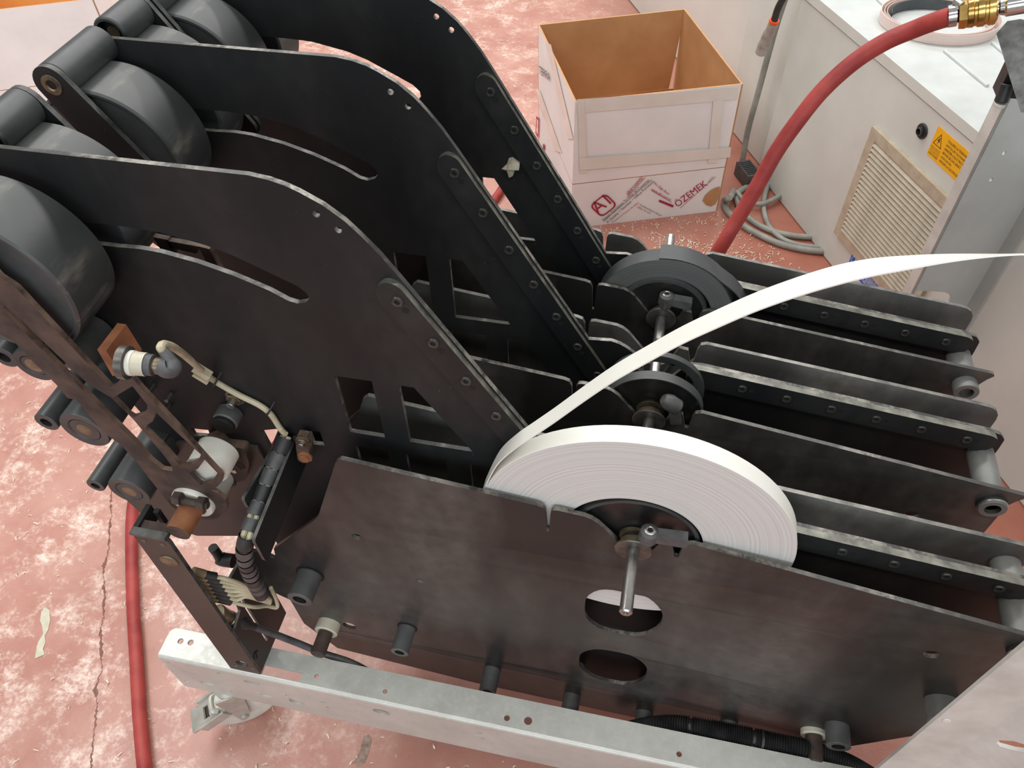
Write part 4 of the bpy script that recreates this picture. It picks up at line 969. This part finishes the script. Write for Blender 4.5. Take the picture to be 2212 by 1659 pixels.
mb = MB(); mb.lathe(e0 - d0 * 0.03, e0 + d0, [(0, HR), (0.002, HR + 0.008), (0.05, HR + 0.008), (0.052, HR)], 'chrome', 28); mb.build('hose_clamp', hz)
cs = e0 + d0 * 0.0 + np.array([0, 0, HR + 0.02]); mb = MB(); mb.cyl(cs - CU * 0.03, cs + CU * 0.04, 0.022, 'steel', 14); mb.build('clamp_screw', hz)
mb = MB(); mb.lathe(e0 + d0 * 0.03, e0 + d0, [(0, 0.05), (0, 0.085), (0.03, 0.09), (0.05, 0.085)], 'brass', 6)
mb.lathe(e0 + d0 * 0.08, e0 + d0 * 2, [(0, 0.06), (0, 0.088), (0.03, 0.092), (0.035, 0.086), (0.05, 0.086), (0.055, 0.094), (0.09, 0.096), (0.095, 0.088), (0.11, 0.088), (0.115, 0.096), (0.15, 0.096), (0.165, 0.07), (0.17, 0.04)], 'brass', 32); mb.build('brass_coupling', hz)
mb = MB(); mb.lathe(e0 + d0 * 0.22, e0 + d0 * 2, [(0, 0.03), (0.03, 0.03), (0.035, 0.045), (0.06, 0.05), (0.07, 0.06), (0.75, 0.062), (0.76, 0.05)], 'chrome', 28); mb.build('steel_tail', hz)
# dark steel bracket at the right edge
bk_ = [atD(p, 5.15) for p in ((2152, 72), (2176, 46), (2204, 42), (2250, 52), (2260, 250), (2205, 245), (2180, 165))]
c = sum(bk_) / len(bk_); ex = bk_[2] - bk_[0]; ex /= np.linalg.norm(ex); fwd = -ray((2200, 120)); fwd /= np.linalg.norm(fwd); ey = np.cross(fwd, ex); ey /= np.linalg.norm(ey); ex = np.cross(ey, fwd)
brk = thing('machine_bracket', 'scuffed dark steel bracket below the chrome tail at the right edge', 'bracket', (c[0], c[1], c[2] - 0.4))
mb = MB(); mb.poly([((p - c) @ ex, (p - c) @ ey) for p in bk_], [], c, ex, ey, -fwd, 0.10, 'dark_steel', 'dark_steel'); mb.build('plate', brk)
q = [atD(p, 5.4) for p in ((2200, 170), (2170, 196), (2166, 212))]
mb = MB(); mb.box(q[0], (0.22, 0.14, 0.22), 'black_plastic'); mb.cyl(q[1] + EZ * 0.05, q[2] - EZ * 0.03, 0.045, 'black_plastic', 16); mb.build('rubber_foot', brk)
mb = MB(); mb.cyl(q[2] - EZ * 0.035, q[2] - EZ * 0.06, 0.04, 'nylon', 16); mb.build('foot_tip', brk)

# coil of pink strip lying on the cabinet lid
ca, cb_ = atZ((1893, 52), ZT), atZ((2160, 86), ZT)
cc = (ca + cb_) / 2 + np.array([0.02, 0.16, 0]); Rr = np.linalg.norm(cb_ - ca) / 2
coil = thing('strip_coil', 'loose coil of pale pink edge banding lying on the cabinet lid', 'coil', (cc[0], cc[1], ZT))
N = 240; turns = 4; vs = []
for k in range(N + 1):
    f = k / N; a = 2 * math.pi * turns * f + 0.4; rr = Rr * (1.0 - 0.17 * f) + 0.03 * math.sin(a * 0.83 + 1); el = 0.80
    tilt = 0.035 * math.sin(a * 0.31)
    p = np.array([cc[0] + rr * math.cos(a), cc[1] + rr * el * math.sin(a), ZT + 0.005]); rd = np.array([math.cos(a), math.sin(a), 0])
    for s, h in ((0, 0), (0, 0.125), (0.006, 0.125), (0.006, 0)): vs.append(p + rd * (s + tilt * h * 3) + EZ * h)
fs = [(k * 4 + j, k * 4 + (j + 1) % 4, k * 4 + 4 + (j + 1) % 4, k * 4 + 4 + j) for k in range(N) for j in range(4)]
mb = MB(); mb.add(vs, fs, 'strip_pink'); mb.build('strip', coil)
vs = []
for k in range(61):
    a = math.radians(25) + math.radians(160) * k / 60; rr = Rr * 0.80
    p = np.array([cc[0] + rr * math.cos(a), cc[1] + rr * 0.80 * math.sin(a), ZT + 0.005]); rd = np.array([math.cos(a), math.sin(a), 0])
    for s, h in ((0, 0), (0, 0.12), (0.006, 0.12), (0.006, 0)): vs.append(p + rd * s + EZ * h)
mb = MB(); mb.add(vs, [(k * 4 + j, k * 4 + (j + 1) % 4, k * 4 + 4 + (j + 1) % 4, k * 4 + 4 + j) for k in range(60) for j in range(4)], 'strip_dark'); mb.build('grey_backing', coil)

# cables by the cabinet
hc = [cabhit(p, 0.10)[2] for p in ((1712, -40), (1695, 0), (1674, 65), (1655, 135), (1635, 210), (1616, 280), (1604, 345), (1592, 395))]
cz = 0.045
fl_ = lambda pts: [atZ(p, FLOOR + cz) for p in pts]
cabl = thing('floor_cable', 'grey cable hanging down the cabinet corner and coiled on the floor', 'cable', (1.5, 7.3, FLOOR))
mb = MB(); mb.sweep(hc + [atZ((1578, 425), FLOOR + 0.3)] + fl_([(1565, 432), (1568, 450), (1581, 466), (1610, 490), (1640, 507), (1680, 525), (1725, 537), (1770, 543), (1830, 545), (1900, 520)]), 0.045, 'grey_cable', 12, seg=8); mb.build('hanging_run', cabl)
mb = MB(); mb.sweep(fl_([(1900, 480), (1800, 510), (1745, 512), (1700, 507), (1660, 496), (1625, 477), (1600, 452), (1592, 425), (1605, 408), (1640, 395), (1680, 380)]), 0.042, 'grey_cable', 12, seg=8); mb.build('loop', cabl)
mb = MB(); mb.sweep(fl_([(1672, 375), (1657, 405), (1650, 440), (1653, 468), (1668, 498), (1700, 521), (1745, 532), (1800, 533), (1860, 520)]), 0.036, 'grey_cable', 12, seg=8); mb.build('loop', cabl)
mb = MB(); mb.sweep([p + EZ * 0.05 for p in fl_([(1590, 420), (1605, 438), (1635, 447), (1660, 441), (1690, 424), (1730, 395)])], 0.036, 'grey_cable', 12, seg=8); mb.build('loop', cabl)
p = cabhit((1611, 392), 0.25)[2]; p = np.array([p[0], p[1], FLOOR + 0.12])
Rz = np.array(Euler((0, 0, math.atan2(CU[1], CU[0]))).to_matrix())
ad = MB(); ad.box(p, (0.42, 0.22, 0.22), 'grey_plastic', Rz)
for k in range(8): ad.box(p + Rz @ np.array([-0.16 + 0.045 * k, 0, 0.112]), (0.02, 0.19, 0.012), 'black_plastic', Rz)
ad.build('power_adaptor', label='dark ribbed power adaptor on the floor by the cabinet corner', cat='adaptor')
k0, k1 = cabhit((1672, 46), 0.35)[2], cabhit((1643, 114), 0.35)[2]; dk = (k1 - k0) / np.linalg.norm(k1 - k0); Lk = float(np.linalg.norm(k1 - k0))
plug = thing('hanging_plug', 'smoky clear plug on a black cable hanging beside the cabinet corner', 'plug', (k1[0], k1[1], k1[2]))
mb = MB(); mb.sweep([cabhit(p, 0.35)[2] for p in ((1715, -40), (1690, 0), (1680, 20), (1672, 46))], 0.046, 'black_plastic', 12); mb.build('cable', plug)
mb = MB(); mb.lathe(k0 - dk * 0.02, k1, [(0, 0.05), (0.0, 0.066), (0.03, 0.068), (0.034, 0.05)], 'orange_ring', 20); mb.build('seal_ring', plug)
simple('smoky_plastic', srgb(140, 126, 116), srgb(186, 174, 164), 24, (0.12, 0.25))
mb = MB(); mb.lathe(k0 + dk * 0.01, k1 + dk, [(0, 0.05), (0.01, 0.064), (Lk * 0.3, 0.068), (Lk * 0.34, 0.076), (Lk * 0.62, 0.078), (Lk * 0.66, 0.084), (Lk * 0.74, 0.084), (Lk * 0.78, 0.076), (Lk * 0.82, 0.08), (Lk * 0.98, 0.076), (Lk, 0.06)], 'smoky_plastic', 24); mb.build('plug_body', plug)

# front right upright of the machine frame, close to the camera
YU = -0.72
fl0, fl1, fl2 = atY((1909, 1659), YU), atY((2212, 1382), YU), atY((2022, 1659), YU)
x0_, x1_ = float(fl0[0] + fl1[0]) / 2, float(fl2[0])
fp = thing('frame_upright', 'pale painted frame upright crossing the bottom right corner', 'frame', (x1_, YU, FLOOR))
mb = MB(); T_ = -2.2
mb.poly([(0, FLOOR), (x1_ - x0_, FLOOR), (x1_ - x0_, T_), (0, T_)], [], (x0_, YU, 0), (1, 0.0, 0), EZ, (0, 1, 0), 0.02, 'white_paint_and_lit_side', 'white_paint_and_lit_side')
e2 = np.array([0.9, -0.44, 0]); e2 /= np.linalg.norm(e2); n2 = np.array([e2[1], -e2[0], 0]); o2 = np.array([x1_, YU, 0])
slot = [hit(m, o2, n2) for m in ((2152, 1605), (2160, 1599), (2190, 1601), (2225, 1612), (2240, 1622), (2230, 1627), (2195, 1622), (2162, 1613))]
sl2 = hit((2045, 1556), (x0_, YU, 0), np.array([0, 1.0, 0]))
mb.poly([(0, FLOOR), (1.1, FLOOR), (1.1, T_), (0, T_)], [[((q - o2) @ e2, q[2]) for q in slot]], o2, e2, EZ, (0, 1, 0), 0.02, 'white_paint_and_lit_side', 'white_paint_and_lit_side'); mb.build('sheet', fp)
mb = MB(); mb.lathe((sl2[0], YU - 0.001, sl2[2]), (sl2[0], -2, sl2[2]), [(0, 0.02), (0.004, 0.018), (0.004, 0.0001)], 'nylon', 12); mb.build('hole_plug', fp)

# ================================================================== cardboard boxes
def carton(name, label, b, zb, zf, zt, t, fold_in=0.012, inner='cardboard', gap=0.0):
    """open carton: b four floor corners (x,y) counter-clockwise from front-left, fold height zf, top zt, top corners t"""
    root = thing(name, label, 'box', (sum(p[0] for p in b) / 4, sum(p[1] for p in b) / 4, zb))
    B = [np.array([p[0], p[1], zb]) for p in b]; Tt = [np.array([p[0], p[1], zt]) for p in t]
    Fm = [B[k] + (Tt[k] - B[k]) * ((zf - zb) / (zt - zb)) for k in range(4)]
    cen = sum(B) / 4
    def panel(nm, q, th=0.022):
        q = [np.array(x, float) for x in q]; n = np.cross(q[1] - q[0], q[3] - q[0]); n /= np.linalg.norm(n)
        if n @ (sum(q) / 4 - cen) < 0: n = -n
        mb = MB(); qi = [x - n * th for x in q]
        mb.add(q + qi, [(0, 1, 2, 3)], 'box_white'); mb.add(q + qi, [(7, 6, 5, 4)], inner)
        mb.add(q + qi, [(k, (k + 1) % 4, 4 + (k + 1) % 4, 4 + k) for k in range(4)], 'cardboard'); return mb.build(nm, root)
    for k in range(4):
        j = (k + 1) % 4
        panel('side_panel', [B[k], B[j], Fm[j] + EZ * -0.006, Fm[k] + EZ * -0.006])
        a, c_ = Fm[k].copy(), Fm[j].copy(); d = (c_ - a) / np.linalg.norm(c_ - a)
        g0 = gap if k == 2 else 0.0
        panel('raised_flap', [a + EZ * 0.006 + d * g0, c_ + EZ * 0.006, Tt[j], Tt[k]])
    mb = MB(); mb.add([x + EZ * 0.01 for x in B] + [x + EZ * 0.03 for x in B], [(0, 1, 2, 3), (7, 6, 5, 4), (0, 4, 5, 1), (1, 5, 6, 2), (2, 6, 7, 3), (3, 7, 4, 0)], inner); mb.build('bottom', root)
    return root, B, Fm, Tt
bb = [(-1.18, 6.755), (0.895, 7.555), (0.02, 9.67), (-2.04, 8.81)]
tt = [(-1.20, 6.745), (0.875, 7.545), (0.00, 9.66), (-2.06, 8.80)]
box, B, Fm, Tt = carton('cardboard_box', 'open white printed cardboard box standing behind the rearmost feeder', bb, FLOOR, -6.34, -5.10, tt, gap=0.10)
fn = np.cross(B[1] - B[0], Fm[0] - B[0]); fn /= np.linalg.norm(fn); fn = fn if fn @ (CAM - B[0]) > 0 else -fn
F = lambda m: hit(m, B[0], fn)
fn2 = np.cross(Fm[1] - Fm[0], Tt[0] - Fm[0]); fn2 /= np.linalg.norm(fn2); fn2 = fn2 if fn2 @ (CAM - Fm[0]) > 0 else -fn2
ln = np.cross(Fm[3] - Fm[0], Tt[0] - Fm[0]); ln /= np.linalg.norm(ln); ln = ln if ln @ (CAM - Fm[0]) > 0 else -ln
def inkpoly(px, mat, P, n, lift=0.004, nm='print_mark', close=None):
    pts = [hit(m, P, n) + n * lift for m in px]; mb = MB()
    if close is None: mb.add(pts, [tuple(range(len(pts)))], mat)
    else:
        inn = [hit(m, P, n) + n * lift for m in close]; k = len(pts)
        mb.add(pts + inn, [(i, (i + 1) % k, k + (i + 1) % k, k + i) for i in range(k)], mat)
    return mb.build(nm, box)
def up_of(A, B_):        # text up-direction on the front face: pixel-up side of the baseline
    return None
def ftext(s, a, b, mat, vs=1.0, shear=0.0):
    A, Bq = F(a), F(b); ex = Bq - A
    ey = np.cross(fn, ex); ey /= np.linalg.norm(ey)
    text_fit('print_text', s, A, Bq, ey, mat, box, shear, 0.014, vs)
def rrect(c, hw, hh, rad, ex, ey, n=4):
    pts = rounded([(-hw, -hh), (hw, -hh), (hw, hh), (-hw, hh)], rad, n); return [c + ex * p[0] + ey * p[1] for p in pts]
cs = [F(m) for m in ((1269.4, 446.9), (1302, 467.7), (1337, 440.5), (1305, 415.4))]
cc_ = sum(cs) / 4; ex = (cs[2] - cs[1]); wx = np.linalg.norm(ex); ex /= wx; ey = np.cross(fn, ex); hy = np.linalg.norm(cs[0] - cs[1])
mb = MB(); o1 = [p + fn * 0.014 for p in rrect(cc_, wx / 2, hy / 2, 0.09, ex, ey)]; o2_ = [p + fn * 0.014 for p in rrect(cc_, wx / 2 - 0.022, hy / 2 - 0.022, 0.075, ex, ey)]
k = len(o1); mb.add(o1 + o2_, [(i, (i + 1) % k, k + (i + 1) % k, k + i) for i in range(k)], 'ink_red'); mb.build('print_frame', box)
ftext('A1', (1291, 461), (1321, 437.5), 'ink_red', 1.2)
ftext('abircomtr', (1357, 421), (1391, 382), 'ink_red', 1.2)
ftext('Export Operations To Over 50 Countries', (1304, 476), (1403, 389), 'ink_grey', 1.25)
ftext('A Quality 1 Number \u2022 Office Furniture', (1312.6, 481.3), (1413.5, 391.6), 'ink_grey', 1.15)
ftext('Furniture Plastic Profiles', (1322.5, 481), (1380.6, 437), 'ink_red', 0.8)
ftext('Pvc Edge Band', (1411, 396), (1443, 420), 'ink_red', 0.9)
ftext('www.abir.com.tr', (1405, 409), (1447.5, 433), 'ink_red', 1.0)
ftext('Distributed Export Options', (1380.6, 442), (1427, 466), 'ink_grey', 1.0)
ftext('Office For Ltd', (1375, 447), (1403, 461), 'ink_red', 0.9)
ftext('\u00d6ZEMEK', (1463, 447), (1529, 398), 'ink_red', 1.3)
ftext('.com.tr', (1529, 395), (1541, 381), 'ink_grey', 1.0)
for a, b, m_ in (((1303, 477.6), (1408, 387.5), 'ink_grey'), ((1356, 424), (1394, 382), 'ink_red'), ((1406, 410.5), (1450, 436), 'ink_red'), ((1469, 449), (1545.5, 381), 'ink_red')):
    A, Bq = F(a) + fn * 0.014, F(b) + fn * 0.014; d = np.cross(fn, Bq - A); d = d / np.linalg.norm(d) * 0.007
    mb = MB(); mb.add([A, Bq, Bq + d, A + d], [(0, 1, 2, 3)], m_); mb.build('print_rule', box)
lg = [F(m) + fn * 0.014 for m in ((1424, 430), (1455, 442.5), (1453, 447), (1422, 434.5))]; mb = MB(); mb.add(lg, [(0, 1, 2, 3)], 'ink_red'); mb.build('print_mark', box)
# torn brown patch and packing tape
inkpoly([(1517, 433), (1522, 422), (1533, 411), (1544, 405), (1555, 402), (1554, 412), (1551, 427), (1545, 440), (1536, 445), (1525, 442)], 'cardboard', B[0], fn, 0.012, 'torn_patch')
for px in ([(1246, 214), (1594, 188), (1592, 214), (1400, 231), (1246, 244)], [(1247, 214), (1262, 213), (1268, 372), (1252, 374)], [(1540, 215), (1562, 213), (1548, 350), (1528, 352)], [(1250, 340), (1578, 316), (1576, 338), (1252, 366)]):
    tl = tl + 0.004 if 'tl' in globals() else 0.010; pts = [hit(m, Fm[0], fn2) + fn2 * tl for m in px]; mb = MB(); mb.add(pts, [tuple(range(len(pts)))], 'tape'); mb.build('packing_tape', box)
for px in ([(1180, 90), (1192, 96), (1240, 300), (1228, 300)], [(1158, 190), (1168, 196), (1215, 330), (1200, 325)]):
    pts = [hit(m, Fm[0], ln) + ln * 0.012 for m in px]; mb = MB(); mb.add(pts, [tuple(range(len(pts)))], 'tape'); mb.build('packing_tape', box)
A, Bq = hit((1167, 158), Fm[0], ln), hit((1191, 176), Fm[0], ln); text_fit('print_text', 'TERRA', A, Bq, EZ, 'ink_grey', box, 0, 0.018, 0.6)
for px, pc in (([(1161, 250), (1167, 256), (1165, 298), (1159, 288)], [(1162, 256), (1165, 260), (1163.5, 291), (1161, 285)]), ([(1175, 310), (1179, 313), (1178, 326), (1175, 322)], None)):
    inkpoly(px, 'ink_red', Fm[0], ln, 0.018, 'print_mark', pc)

lb0 = atZ((30, 300)); dx_ = np.array([0.906, 0.423, 0]); dy_ = np.array([-0.423, 0.906, 0])
lbb = [lb0, lb0 + dx_ * 2.15, lb0 + dx_ * 2.15 + dy_ * 2.2, lb0 + dy_ * 2.2]
lbox, LB, LF, LT = carton('cardboard_box', 'open white cardboard box at the top left corner, behind the drums', [(p[0], p[1]) for p in lbb], FLOOR, -6.25, -5.02, [(p[0], p[1]) for p in lbb], inner='card_orange')
lfn = np.cross(LB[1] - LB[0], EZ); lfn /= np.linalg.norm(lfn); lfn = lfn if lfn @ (CAM - LB[0]) > 0 else -lfn
for s, a, b, m_ in (('Pvc Edge Band', (8, 258), (42, 250), 'ink_red'), ('www', (33, 263), (43, 261), 'ink_grey'), ('quality', (27, 280), (58, 272), 'ink_grey')):
    text_fit('print_text', s, hit(a, LB[0], lfn), hit(b, LB[0], lfn), EZ, m_, lbox, 0, 0.006, 1.1)

# ================================================================== bits: scrap on the rear plate, shavings on the floor
sc = XZ([(1083, 366), (1094, 356), (1099, 343), (1107, 341), (1123, 352), (1122, 364), (1112, 369), (1108, 379), (1101, 380), (1094, 371)], 1.855)
cx_, cz_ = sum(p[0] for p in sc) / len(sc), sum(p[1] for p in sc) / len(sc)
mb = MB(); P = [np.array([p[0], 1.8645, p[1]]) for p in sc]; top = [np.array([p[0], 1.858 - 0.012 * ((k * 7) % 3), p[1]]) for k, p in enumerate(sc)]; apex = np.array([cx_ - 0.02, 1.825, cz_])
n_ = len(P); mb.add(P + top + [apex], [tuple(range(n_))[::-1]] + [(k, (k + 1) % n_, n_ + (k + 1) % n_, n_ + k) for k in range(n_)] + [(n_ + k, n_ + (k + 1) % n_, 2 * n_) for k in range(n_)], 'scrap_paper')
mb.build('paper_scrap', label='small torn tan scrap stuck on the rearmost black plate', cat='scrap', angle=10)

mb = MB()
def curl(p, L, w):
    a = random.uniform(0, 6.283); d = np.array([math.cos(a), math.sin(a), 0]); s = np.array([-d[1], d[0], 0]); h = random.uniform(0.1, 0.7) * L; bnd = random.uniform(-0.7, 0.7) * L
    pts = [p - d * L / 2 + EZ * 0.004, p + s * bnd * 0.3 + EZ * (0.004 + h), p + d * L / 2 + s * bnd + EZ * 0.006]
    v = []
    for q in pts: v += [q - s * w / 2, q + s * w / 2]
    mb.add(v, [(0, 1, 3, 2), (2, 3, 5, 4)], 'shaving')
def scatter(poly, n, L=(0.012, 0.055)):
    P = [atZ(p) for p in poly]; xs = [p[0] for p in P]; ys = [p[1] for p in P]; c_ = 0; tries = 0
    while c_ < n and tries < n * 30:
        tries += 1; x, y = random.uniform(min(xs), max(xs)), random.uniform(min(ys), max(ys)); ins = False
        for i in range(len(P)):
            j = i - 1
            if (ys[i] > y) != (ys[j] > y) and x < (xs[j] - xs[i]) * (y - ys[i]) / (ys[j] - ys[i]) + xs[i]: ins = not ins
        if ins:
            l = random.uniform(*L); curl(np.array([x, y, FLOOR]), l, random.uniform(0.006, 0.014)); c_ += 1
scatter([(1290, 490), (1570, 455), (1780, 620), (1800, 660), (1560, 660), (1320, 600)], 620)
scatter([(1400, 500), (1700, 560), (1600, 600), (1420, 560)], 420)
scatter([(930, 0), (1340, 0), (1160, 130), (1150, 480), (1060, 180)], 160, (0.02, 0.05))
scatter([(0, 750), (280, 900), (420, 1400), (900, 1659), (0, 1659)], 70, (0.015, 0.06))
scatter([(430, 1480), (1200, 1659), (500, 1659)], 22, (0.015, 0.06))
mb.build('wood_shavings', label='pale wood shavings scattered over the red floor', cat='shavings', kind='stuff', angle=60)
